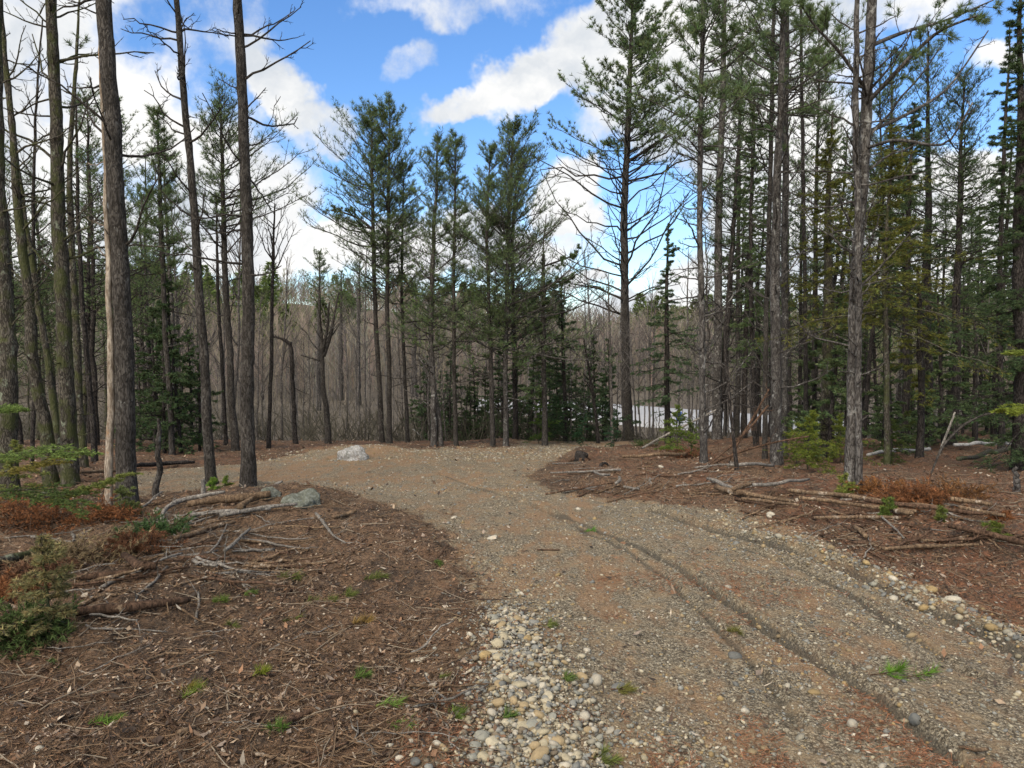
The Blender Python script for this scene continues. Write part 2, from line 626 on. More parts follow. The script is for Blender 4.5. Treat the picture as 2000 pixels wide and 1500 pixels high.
def ground_mat():
    m, nt, b = new_mat('forest_ground', .92, .18)
    v = world_pos(nt)
    a = N(nt, 'ShaderNodeAttribute', attribute_name='Col')
    sep = N(nt, 'ShaderNodeSeparateColor')
    nt.links.new(a.outputs['Color'], sep.inputs[0])
    gr, red, far = sep.outputs[0], sep.outputs[1], sep.outputs[2]
    nb, nm, nf, nx = noise(nt, v, .8, 5), noise(nt, v, 5, 6, .6), noise(nt, v, 45, 5, .7), noise(nt, v, 160, 3, .6)
    # litter
    c = mixc(nt, mrange(nt, nf, .38, .62), (.052, .034, .021), (.20, .128, .076))
    c = mixc(nt, mrange(nt, nm, .42, .66, 0, .55), c, (.175, .100, .055))
    c = mixc(nt, mrange(nt, mth(nt, 'ADD', mth(nt, 'MULTIPLY', nb, .5), mth(nt, 'MULTIPLY', noise(nt, v, 7.5, 5, .65), .5)), .47, .58, 0, .75), c, (.045, .034, .025))
    c = mixc(nt, mrange(nt, nx, .60, .66, 0, .75), c, (.27, .22, .165))
    c = mixc(nt, mth(nt, 'MULTIPLY', red, mth(nt, 'MULTIPLY', mrange(nt, nf, .35, .6), mrange(nt, nm, .35, .6))), c, (.165, .076, .042))
    # gravel: stones as cells with a tone each, in two sizes
    g = None
    for sc_, lo, hi in ((44, (.105, .086, .058), (.50, .43, .30)), (85, (.135, .108, .070), (.41, .345, .235))):
        vo = N(nt, 'ShaderNodeTexVoronoi', inp={'Scale': float(sc_)})
        nt.links.new(v, vo.inputs['Vector'])
        s2 = N(nt, 'ShaderNodeSeparateColor')
        nt.links.new(vo.outputs['Color'], s2.inputs[0])
        cc = mixc(nt, s2.outputs[0], lo, hi)
        cc = mixc(nt, mrange(nt, vo.outputs['Distance'], .35, .75), cc, (.075, .058, .037))
        g = cc if g is None else mixc(nt, mrange(nt, nx, .42, .5), g, cc)
        hgt = vo.outputs['Distance'] if sc_ == 44 else hgt
    g = mixc(nt, mrange(nt, nm, .48, .64, 0, .65), g, (.27, .195, .112))
    sv = world_pos(nt, (1.2, .45, 1))
    g = mixc(nt, mrange(nt, mth(nt, 'ADD', mth(nt, 'MULTIPLY', noise(nt, sv, 3.2, 7, .7), 1.0), mth(nt, 'MULTIPLY', red, .16)), .50, .66, 0, .6), g, (.27, .155, .078))
    dk = mrange(nt, mth(nt, 'ADD', a.outputs['Alpha'], mth(nt, 'MULTIPLY', mth(nt, 'SUBTRACT', nf, .5), .6)), .35, .8)
    g = mixc(nt, mth(nt, 'MULTIPLY', dk, .78), g, mixc(nt, nx, (.035, .030, .022), (.12, .11, .085)))
    gm = mrange(nt, mth(nt, 'ADD', gr, mth(nt, 'MULTIPLY', mth(nt, 'SUBTRACT', nm, .5), 1.6)), .36, .64)
    c = mixc(nt, gm, c, g)
    c = mixc(nt, far, c, mixc(nt, noise(nt, v, .3, 8, .7), (.045, .038, .029), (.135, .110, .078)))
    nt.links.new(c, b.inputs['Base Color'])
    bump(nt, b, mth(nt, 'ADD', nf, mth(nt, 'ADD', mth(nt, 'MULTIPLY', nx, .5), mth(nt, 'MULTIPLY', hgt, -.5))), 1.0, .03)
    return m


# ------------------------------------------------------------ the ground, one sheet
def build_ground():
    us = np.concatenate([np.linspace(-3, -.95, 90)[:-1], np.linspace(-.95, .95, 900), np.linspace(.95, 3, 90)[1:]])
    ys = [-8.0]
    while ys[-1] < 900:
        y = ys[-1]
        st = .5 if y < 1.4 else (.0034 * (y + 1.0) if y < 26 else (.012 * y if y < 120 else .03 * y))
        ys.append(y + st)
    ys = np.array(ys)
    Y, U = np.meshgrid(ys, us, indexing='ij')
    X = U * (np.maximum(Y, 0) + 4 + np.maximum(-Y, 0) * .3)
    sd = gravel_sd(X.ravel(), Y.ravel()).reshape(X.shape)
    Z = ground(X, Y, sd)
    n, m = X.shape
    idx = np.arange(n * m).reshape(n, m)
    q = np.stack([idx[:-1, :-1], idx[:-1, 1:], idx[1:, 1:], idx[1:, :-1]], -1).reshape(-1, 4)
    gr = sstep(-.34, .26, sd) * (1 - sstep(22, 24, Y))
    red = sstep(.45, .62, vn(X * .55, Y * .55, 31) * .6 + vn(X * 2.1, Y * 2.1, 33) * .4) * np.clip(.25 + .75 * sstep(.5, 2.5, X - .25 * Y + 2.5), 0, 1)
    red = np.maximum(red, sstep(.3, .6, vn(X * 1.1, Y * 1.1, 35)) * sstep(8, 11, Y) * .7)
    far = sstep(22, 27, Y)
    mb = MB()
    mb.add(np.stack([X, Y, Z], -1), quads=q, c=np.stack([gr, red, far], -1).reshape(-1, 3))
    mb.C[0][:, 3] = rut_dark(X.ravel(), Y.ravel(), sd.ravel())
    o = mb.build('ground', ground_mat())
    tag(o, 'brown forest floor and stony gravel drive curving away over a low crest', kind='structure')


build_ground()


def build_far_road():
    up_ = [(930, 779), (1000, 780), (1110, 783), (1300, 796), (1480, 809), (1700, 824), (1900, 840)]
    lo_ = [(930, 797), (1000, 802), (1110, 815), (1300, 829), (1480, 840), (1700, 853), (1900, 868)]
    zr = -3.42

    def onz(px, py):
        x, y, z = ray(px, py)
        t = (zr - CAMZ) / z
        return np.array([x * t, y * t])
    A = np.array([onz(*p) for p in lo_])
    B = np.array([onz(*p) for p in up_])
    t = np.linspace(0, 1, 60)
    k = np.linspace(0, 1, len(A))
    A = np.stack([np.interp(t, k, A[:, i]) for i in (0, 1)], -1)
    B = np.stack([np.interp(t, k, B[:, i]) for i in (0, 1)], -1)
    w = np.linspace(0, 1, 9)[None, :, None]
    XY = A[:, None] * (1 - w) + B[:, None] * w
    Z = np.full(XY.shape[:2], zr) + .08 * (1 - (2 * w[..., 0] - 1) ** 2)
    V = np.concatenate([XY, Z[..., None]], -1)
    n, m = V.shape[:2]
    skirt0, skirt1 = V[:, :1].copy(), V[:, -1:].copy()
    skirt0[..., 2] -= 1.2
    skirt1[..., 2] -= 1.2
    skirt0[..., 1] -= 1.0
    skirt1[..., 1] += 1.0
    V = np.concatenate([skirt0, V, skirt1], 1)
    m += 2
    idx = np.arange(n * m).reshape(n, m)
    q = np.stack([idx[:-1, :-1], idx[1:, :-1], idx[1:, 1:], idx[:-1, 1:]], -1).reshape(-1, 4)
    mt, nt, b = new_mat('pale_asphalt', .55, .5)
    v = world_pos(nt)
    c = mixc(nt, noise(nt, v, 3, 8, .7), (.20, .20, .20), (.33, .33, .325))
    nt.links.new(c, b.inputs['Base Color'])
    b.inputs['Roughness'].default_value = .9
    mb = MB()
    mb.add(V, quads=q)
    o = mb.build('paved_road', mt)
    tag(o, 'pale grey paved road crossing the valley behind the trees', kind='structure')
    # marker post beside it
    r0 = onz(1325, 843)
    e = empty('marker_post', (r0[0], r0[1], zr - .1))
    tag(e, 'thin white post with a small blue plate beside the pale valley road', 'post')
    p = MB()
    tubes(p, [[0, 0, -.3], [0, 0, .6], [0, 0, 1.35]], [.05, .05, .045], 10, cap=True)
    m1, n1, b1 = new_mat('white_paint', .5)
    b1.inputs['Base Color'].default_value = (.75, .75, .75, 1)
    p.build('post', m1, e)
    s = MB()
    x, z, y = .16, .28, .02
    vv = [(a_ * x, b_ * y - .08, 1.0 + c_ * z) for a_ in (-1, 1) for b_ in (-1, 1) for c_ in (-1, 1)]
    s.add(vv, quads=[(0, 1, 3, 2), (4, 6, 7, 5), (0, 4, 5, 1), (2, 3, 7, 6), (0, 2, 6, 4), (1, 5, 7, 3)])
    m2, n2, b2 = new_mat('blue_paint', .4)
    b2.inputs['Base Color'].default_value = (.03, .12, .5, 1)
    s.build('plate', m2, e, smooth=False)


build_far_road()

# ------------------------------------------------------------ trees
GREEN = {'pine': (.108, .148, .060), 'hemlock': (.150, .155, .034), 'spruce': (.066, .098, .040), 'fresh': (.15, .22, .045),
         'teal': (.082, .122, .058), 'rust': (.26, .095, .035)}


def trunk_line(pts, D, n=40, seed=0, sway=.04):
    """picture points (px, py, width) at forward distance D -> smooth 3-D line with radii"""
    r = np.random.default_rng(seed)
    pts = sorted(pts, key=lambda p: -p[1])
    Q = np.array([at(p[0], p[1], D) for p in pts])
    w = np.array([p[2] for p in pts]) / F * D / 2
    t = np.linspace(Q[0, 2], Q[-1, 2], n)
    x = np.interp(t, Q[:, 2], Q[:, 0])
    x = np.convolve(np.pad(x, 3, 'edge'), np.ones(7) / 7, 'valid')
    x[0] = Q[0, 0]
    x = x + np.convolve(r.normal(size=n + 4), np.ones(5) / 5, 'valid') * w[0] * .22
    y = D + np.cumsum(r.normal(size=n)) * sway * .25
    y = y - y[0] + D
    rad = np.interp(t, Q[:, 2], w)
    return np.stack([x, y, t], -1), rad


def trunk_mesh(mb, P, R, k=12, seed=0, flare=.45, whorl=True):
    r = np.random.default_rng(seed)
    n = max(30, int((P[-1, 2] - P[0, 2]) / .11))
    t = np.linspace(0, 1, n)
    s = np.linspace(0, 1, len(P))
    Q = np.stack([np.interp(t, s, P[:, i]) for i in range(3)], -1)
    rad = np.interp(t, s, R) * .85
    h = Q[:, 2] - Q[0, 2]
    rad = rad * (1 + flare * np.exp(-h / .16) + .06 * r.normal(size=n).clip(-2, 2) * .5)
    if whorl:
        ph = r.uniform(0, .4)
        rad = rad * (1 + .10 * np.exp(-(((h + ph) % .47) / .045) ** 2))
    below = Q[0] - np.array([0, 0, .35])
    Q = np.vstack([below, Q])
    rad = np.concatenate([[rad[0] * 1.15], rad])
    tubes(mb, Q, rad, k, rough=.03, r=r, cap=True)


def interp_line(P, R, z):
    z = np.asarray(z, float)
    return np.stack([np.interp(z, P[:, 2], P[:, 0]), np.interp(z, P[:, 2], P[:, 1]), z], -1), np.interp(z, P[:, 2], R)


def limb_lines(P, R, z, L, elev, curve, n=7, seed=0, jit=.09, azb=None):
    r = np.random.default_rng(seed)
    B = len(z)
    p0, rad = interp_line(P, R, z)
    az = np.cumsum(np.full(B, 2.4)) + r.normal(size=B) * .5 if azb is None else azb
    e = np.radians(elev)
    d = np.stack([np.cos(az) * np.cos(e), np.sin(az) * np.cos(e), np.sin(e)], -1)
    tt = np.linspace(0, 1, n)[None, :, None]
    LL = np.asarray(L)[:, None, None]
    Q = p0[:, None] + d[:, None] * LL * tt + np.array([0, 0, 1.]) * (np.asarray(curve)[:, None, None] * LL * tt ** 2)
    j = np.cumsum(r.normal(size=(B, n, 3)), 1) * jit * LL / n
    j[:, 0] = 0
    return Q + j, rad


def taper_r(L, r0, n, r1=.25):
    return np.asarray(r0)[:, None] * np.linspace(1, r1, n)[None]


def dead_limbs(mb, P, R, z0, z1, n, L, seed, twigs=4, up=(-25, 40), rmul=1.):
    if n <= 0:
        return
    r = np.random.default_rng(seed + 5)
    z = np.sort(r.uniform(z0, z1, n))
    LL = L * r.uniform(.25, 1.1, n) ** 1.2
    Q, rad = limb_lines(P, R, z, LL, r.uniform(*up, n), r.uniform(-.1, .45, n), 7, seed + 6, .16, r.uniform(0, 6.283, n))
    r0 = np.minimum(rad * .35, .008 + .010 * LL) * rmul
    tubes(mb, Q, taper_r(LL, r0, 7, .35), 5)
    T, tl = offshoots(Q, twigs, .25, 1, 42, LL * .32, 4, up=.15, curve=.1, jit=.2, r=r)
    tubes(mb, T, taper_r(tl, np.repeat(r0, twigs) * .42, 4, .4), 3)
    T2, tl2 = offshoots(T, 3, .3, 1, 40, tl * .5, 3, up=.1, jit=.2, r=r)
    tubes(mb, T2, taper_r(tl2, np.repeat(r0, twigs * 3) * .25, 3, .4), 3)


def conifer(wood, crown, P, R, z0, z1, Lmax, nb, kind, seed, green, dens=1., px=.02, bare=0., skew=None, lush=1.):
    """limbs and needles between heights z0 and z1; bare thins needles towards the bottom"""
    r = np.random.default_rng(seed + 11)
    s = np.linspace(0, 1, nb) ** .92
    if kind == 'pine':
        s = np.minimum(np.round(s * (nb / 4.2)) / (nb / 4.2), 1)      # whorls
    z = z0 + (z1 - z0) * np.clip(s + r.normal(size=nb) * .006, 0, .995)
    if kind == 'pine':
        prof = (1 - s) ** .7 * .85 + .17
        prof *= np.minimum(1, .78 + s * 1.4) * r.uniform(.42, 1.22, nb)
        el = np.interp(s, [0, .5, 1], [6, 24, 58]) + r.normal(size=nb) * 8
        cu = np.interp(s, [0, .5, 1], [.16, .22, .12]) + r.normal(size=nb) * .06
    else:
        prof = (1 - s) ** .85 * .95 + .05
        prof *= r.uniform(.35, 1.2, nb)
        el = np.interp(s, [0, .5, 1], [-8, 6, 40]) + r.normal(size=nb) * 8
        cu = np.interp(s, [0, 1], [-.12, -.02]) + r.normal(size=nb) * .05
    L = Lmax * prof
    az = r.uniform(0, 6.283, nb)
    if skew is not None:
        L = L * (1 + skew[1] * np.cos(az - skew[0]))
    L = L * np.where(r.random(nb) < .22, r.uniform(.3, .7, nb), 1.12)
    Q, rad = limb_lines(P, R, z, L, el, cu, 7, seed + 12, .14, az)
    r0 = np.minimum(rad * .42, .005 + .009 * L)
    tubes(wood, Q, taper_r(L, r0, 7, .25), 5)
    nl = max(4, int((9 if kind == 'pine' else 12) * dens))
    A, al = offshoots(Q, nl, .22 if kind == 'pine' else .1, 1.0, 48 if kind == 'pine' else 56, L * (.46 if kind == 'pine' else .40), 4,
                      up=.22 if kind == 'pine' else -.02, flat=.75, curve=.12 if kind == 'pine' else -.1, jit=.12, r=r, taper=.55)
    tubes(wood, A, taper_r(al, np.repeat(r0, nl) * .35, 4, .4), 3)
    sb = np.repeat(s, nl)
    keep = r.random(len(A)) > bare * (1 - sb) ** .6
    Ak, lk = A[keep], al[keep]
    nl2 = 3 if kind == 'pine' else 4
    A2, al2 = offshoots(Ak, nl2, .25, 1.0, 42, lk * .45, 3, up=.12 if kind == 'pine' else 0, flat=.6, jit=.1, r=r)
    tubes(wood, A2, taper_r(al2, np.full(len(A2), .0035), 3, .5), 3)
    g = np.asarray(GREEN[green], float)
    if kind == 'pine':
        m = max(2, int(round(2 * dens)))
        ma = int(np.clip(round(lk.mean() / .11 * dens ** .5), m, 9))
        mb_ = int(np.clip(round(al2.mean() / .12), 1, 4))
        for lines, mm, s0 in ((Ak, ma, .35), (A2[r.random(len(A2)) < .8], mb_, .4), (Q[r.random(len(Q)) > bare * (1 - s)], 3, .7)):
            p, t = along(lines, mm, s0, 1.05, r)
            ll = np.repeat(np.linalg.norm(lines[:, -1] - lines[:, 0], axis=-1), mm)
            kp = r.random(len(p)) < np.clip(ll / (ll.mean() * .9), .12, 1) * (.9 if lush > 1 else .86)
            p, t = p[kp], t[kp]
            d = nrm(t * .8 + np.array([0, 0, .55]))
            gc = g * (1 + .25 * r.normal(size=(len(p), 1)).clip(-2, 2)) * (1 + .12 * r.normal(size=(len(p), 3)).clip(-1, 1) * np.array([1, .4, .6]))
            blades(crown, p, d, r.uniform(.08, .135, len(p)) * lush ** .5, max(.009, px * .36) * lush ** .5, int(7 * lush), .62, gc, r, .1)
    else:
        for lines, mm, s0 in ((Ak, 5, .15), (A2, 4, .1), (Q, 4, .5)):
            p, t = along(lines, mm, s0, 1.02, r)
            ll = np.repeat(np.linalg.norm(lines[:, -1] - lines[:, 0], axis=-1), mm)
            kp = r.random(len(p)) < np.clip(ll / (ll.mean() * .9), .1, 1)
            p, t = p[kp], t[kp]
            side = nrm(np.cross(t, np.array([0, 0, 1.])) + 1e-6) * np.where(r.random((len(p), 1)) > .5, 1, -1)
            d = nrm(t * .7 + side * .7 + np.array([0, 0, -.08]))
            gc = g * (1 + .28 * r.normal(size=(len(p), 1)).clip(-2, 2)) * (1 + .12 * r.normal(size=(len(p), 3)).clip(-1, 1) * np.array([1.2, .4, .5]))
            blades(crown, p, d, np.full(len(p), .06 if px > .013 else .035), max(.007, px * .55), 3, .4, gc, r, .1)


def hardwood(wood, twigs, P, R, z0, z1, Lmax, nb, seed, elev=(35, 62), tw=5):
    r = np.random.default_rng(seed + 3)
    z = np.sort(r.uniform(z0, z1, nb))
    s = (z - z0) / (z1 - z0)
    L = Lmax * (1 - .6 * s) * r.uniform(.6, 1.1, nb)
    Q, rad = limb_lines(P, R, z, L, r.uniform(*elev, nb), r.uniform(.05, .3, nb), 8, seed + 4, .13, r.uniform(0, 6.283, nb))
    r0 = np.minimum(rad * .5, .008 + .012 * L)
    tubes(wood, Q, taper_r(L, r0, 8, .2), 5)
    A, al = offshoots(Q, tw, .2, 1, 34, L * .42, 5, up=.18, curve=.12, jit=.14, r=r)
    tubes(twigs, A, taper_r(al, np.repeat(r0, tw) * .4, 5, .3), 4)
    A2, al2 = offshoots(A, 4, .25, 1, 34, al * .45, 4, up=.15, jit=.14, r=r)
    tubes(twigs, A2, taper_r(al2, np.repeat(r0, tw * 4) * .2, 4, .45), 3)


def tree(name, label, pts, bark_='pine', cat='tree', D=None, crown=None, dead=None, green='pine', kind='pine', dens=1.,
         seed=0, group=None, bare=0., hard=None, k=12, flare=.26, skew=None, whorl=True, extra=None, lush=1.):
    """pts: picture points of the trunk from the ground up; crown=(py bottom, py top, half width px, limbs)"""
    b = pts[0]
    if D is None:
        h = hit(b[0], b[1])
        D = h[1]
    P, R = trunk_line(pts, D, 44, seed)
    gzv = gz(P[0, 0], D)
    # the foot stands on the ground
    dz = P[0, 2] - gzv
    if abs(dz) > .02:
        if dz > 0:
            P = np.vstack([[P[0, 0], P[0, 1], gzv], P])
            R = np.concatenate([[R[0]], R])
        else:
            m = P[:, 2] > gzv
            P, R = P[m], R[m]
            P[0, 2] = gzv
    root = empty(name, (P[0, 0], P[0, 1], gzv))
    tag(root, label, cat, group)
    og = (P[0, 0], P[0, 1], gzv)
    wood, cr, tw = MB(), MB(), MB()
    trunk_mesh(wood, P, R, k, seed, flare, whorl)
    zz = lambda py: float(at(0, py, D)[2])
    pw = D / F * 2000 / 1024
    if dead:
        for dd in (dead if isinstance(dead, list) else [dead]):
            a, c_, n_, l_ = dd[:4]
            za, zb = sorted((zz(a), zz(c_)))
            dead_limbs(wood, P, R, max(za, gzv + .3), min(zb, P[-1, 2]), n_, l_ / F * D, seed + int(a), up=dd[4] if len(dd) > 4 else (-25, 40))
    if crown:
        a, c_, l_, n_ = crown
        conifer(wood, cr, P, R, max(zz(a), gzv + .1), min(zz(c_), P[-1, 2] - .02), l_ / F * D, n_, kind, seed, green, dens, pw, bare, skew, lush)
        # leader tuft
    if hard:
        a, c_, l_, n_ = hard
        hardwood(wood, tw, P, R, max(zz(a), gzv + .3), min(zz(c_), P[-1, 2]), l_ / F * D, n_, seed)
    if extra:
        for seg in extra:       # limbs traced as (px, py, dy, width) points
            q = np.array([at(s_[0], s_[1], D + s_[2]) for s_ in seg])
            rr = np.array([s_[3] for s_ in seg]) / F * D / 2
            t = np.linspace(0, 1, 12)
            ks = np.linspace(0, 1, len(q))
            q = np.stack([np.interp(t, ks, q[:, i]) for i in range(3)], -1)
            q[1:-1] = (q[:-2] + q[1:-1] * 2 + q[2:]) / 4
            rr = np.interp(t, ks, rr)
            tubes(wood, q, rr, 7, rough=.05)
            r = np.random.default_rng(seed + 99)
            A, al = offshoots(q[None], 9, .15, 1, 45, np.array([np.linalg.norm(q[-1] - q[0]) * .3]), 5, up=.15, jit=.15, r=r)
            tubes(wood, A, taper_r(al, np.full(len(A), max(rr.min(), .004) * .7), 5, .3), 4)
            A2, al2 = offshoots(A, 4, .3, 1, 40, al * .4, 4, up=.1, jit=.15, r=r)
            tubes(wood, A2, taper_r(al2, np.full(len(A2), .004), 4, .4), 3)
            if len(seg[0]) > 4:
                p, t_ = along(np.concatenate([A2, A2]), 3, .4, 1.05, r)
                blades(cr, p, nrm(t_ + np.array([0, 0, .4])), np.full(len(p), .085), max(.0045, .0007 * D), 12, .6, np.asarray(GREEN[green]), r, .25)
    wood.build('trunk', BARK[bark_], root, origin=og)
    if cr.n:
        cr.build('crown', NEEDLE, root, smooth=False, origin=og)
    if tw.n:
        tw.build('crown', BARK['thin'], root, origin=og)
    return root


def build_near_left():
    Ld = (-20, 45)
    tree('pine_tree', 'thickest rough-barked pine trunk on the left, dead limbs above, beside a pale stripped snag',
         [(246, 988, 44), (243, 800, 40), (241, 650, 39), (235, 500, 37), (222, 240, 34), (208, 0, 32), (194, -400, 26), (188, -800, 12)], seed=1,
         dead=[(520, -200, 16, 170, Ld)], crown=(-200, -800, 170, 46), k=20)
    tree('dead_snag', 'pale barkless snag standing tight against the thickest left pine',
         [(211, 985, 17), (211, 840, 16), (212, 740, 15), (209, 500, 12), (199, 250, 8), (190, 60, 4)], 'dead', 'dead tree', D=7.6, seed=2,
         dead=(800, 100, 7, 40), whorl=False)
    tree('pine_tree', 'slim leaning pine trunk with a bright green sprout at its foot',
         [(414, 945, 24), (397, 700, 20), (382, 400, 17), (362, 200, 14), (348, 0, 12), (336, -300, 9), (330, -600, 4)], seed=3,
         dead=[(560, -100, 20, 150, Ld)], crown=(-150, -600, 130, 36), k=16)
    tree('pine_tree', 'straight dark pine trunk with reddish foot standing above the branch heap and mossy rock',
         [(485, 947, 33), (485, 700, 29), (484, 500, 26), (476, 240, 23), (464, 0, 20), (456, -300, 15), (450, -700, 5)], seed=4,
         dead=[(560, -100, 24, 150, Ld)], crown=(-200, -700, 150, 40), k=18)
    tree('pine_tree', 'mossy thick pine trunk with many dead branch stubs, left of the pale snag',
         [(138, 946, 36), (128, 700, 33), (116, 500, 31), (105, 250, 26), (97, 0, 22), (92, -300, 15), (90, -600, 6)], 'moss', seed=5,
         dead=[(560, -150, 34, 170, Ld), (900, 560, 14, 45)], crown=(-250, -600, 150, 36), k=18)
    tree('pine_tree', 'leaning mossy trunk sloping from the top left corner down to the orange brush',
         [(100, 944, 28), (88, 840, 27), (72, 740, 25), (55, 600, 22), (45, 480, 20), (30, 280, 14), (12, 80, 10), (2, -150, 6)], 'moss', seed=6,
         dead=[(600, -50, 24, 130, Ld), (860, 560, 8, 40)], k=16, flare=.3)
    tree('pine_tree', 'thin mossy stem leaning parallel behind the leaning mossy trunk',
         [(118, 900, 17), (104, 800, 15), (82, 650, 14), (60, 500, 12), (38, 350, 10), (12, 180, 7), (0, 60, 4)], 'moss', D=10.5, seed=7,
         dead=(700, 100, 16, 90, Ld), flare=.3)
    tree('pine_tree', 'broad blurred trunk at the far left edge behind the green hemlock sprays',
         [(26, 975, 40), (18, 800, 38), (6, 600, 33), (-6, 400, 28), (-18, 0, 22), (-12, -500, 8)], 'moss', seed=8,
         dead=[(650, 0, 14, 120, Ld)], crown=(-100, -500, 150, 30), k=18)
    tree('pine_tree', 'slender grey trunk between the mossy thick pine and the pale snag',
         [(164, 912, 18), (158, 800, 16), (148, 600, 15), (138, 400, 13), (150, 150, 8), (160, 0, 4)], 'moss', seed=9,
         dead=(800, 80, 22, 90, Ld), crown=(320, 0, 60, 12), dens=.5, bare=.8)
    tree('pine_tree', 'narrow black trunk just left of the pale snag',
         [(186, 902, 13), (178, 750, 12), (168, 600, 10), (160, 420, 8), (158, 200, 4)], 'dark', seed=10,
         dead=(800, 300, 14, 70, Ld))
    tree('broken_snag', 'short broken trunk with splintered orange top left of the slim leaning pine',
         [(303, 968, 13), (305, 900, 12), (306, 845, 11), (304, 818, 5)], 'pine', 'dead tree', seed=12, whorl=False)
    tree('bare_tree', 'thin crooked bare stem with dark twigs at the top left corner',
         [(60, 930, 9), (66, 600, 8), (62, 380, 7), (72, 180, 5), (86, 40, 3)], 'dark', D=11, seed=13, hard=(500, 60, 90, 14))
    # middle distance pines seen between the trunks
    tree('white_pine', 'full crowned pine seen between the thickest left trunk and the slim leaning pine',
         [(338, 890, 13), (326, 700, 12), (318, 500, 11), (312, 350, 8), (310, 215, 3)], seed=14, crown=(540, 205, 72, 70),
         dead=(700, 500, 12, 70, Ld), dens=1.1)
    tree('white_pine', 'twin pine stem with pale lichen close behind the full crowned pine on the left',
         [(350, 888, 10), (340, 700, 9), (330, 500, 8), (322, 380, 5), (318, 300, 2)], 'grey', D=19, seed=15, crown=(600, 300, 60, 40), dens=.9,
         dead=(780, 600, 8, 50))
    tree('white_pine', 'broad pine with wind-spread right side crown behind the straight dark trunk',
         [(459, 882, 17), (450, 700, 15), (438, 500, 13), (434, 350, 9), (428, 200, 3)], seed=16, crown=(470, 190, 130, 84), dens=1.05,
         dead=(640, 440, 16, 100, (-10, 40)), skew=(0., .45))
    tree('pine_tree', 'thin straight stem just left of the broad wind-spread pine',
         [(444, 885, 9), (434, 700, 8), (426, 540, 7), (424, 380, 3)], 'dark', D=18, seed=17, dead=(640, 400, 10, 50), crown=(440, 370, 40, 14), dens=.6)


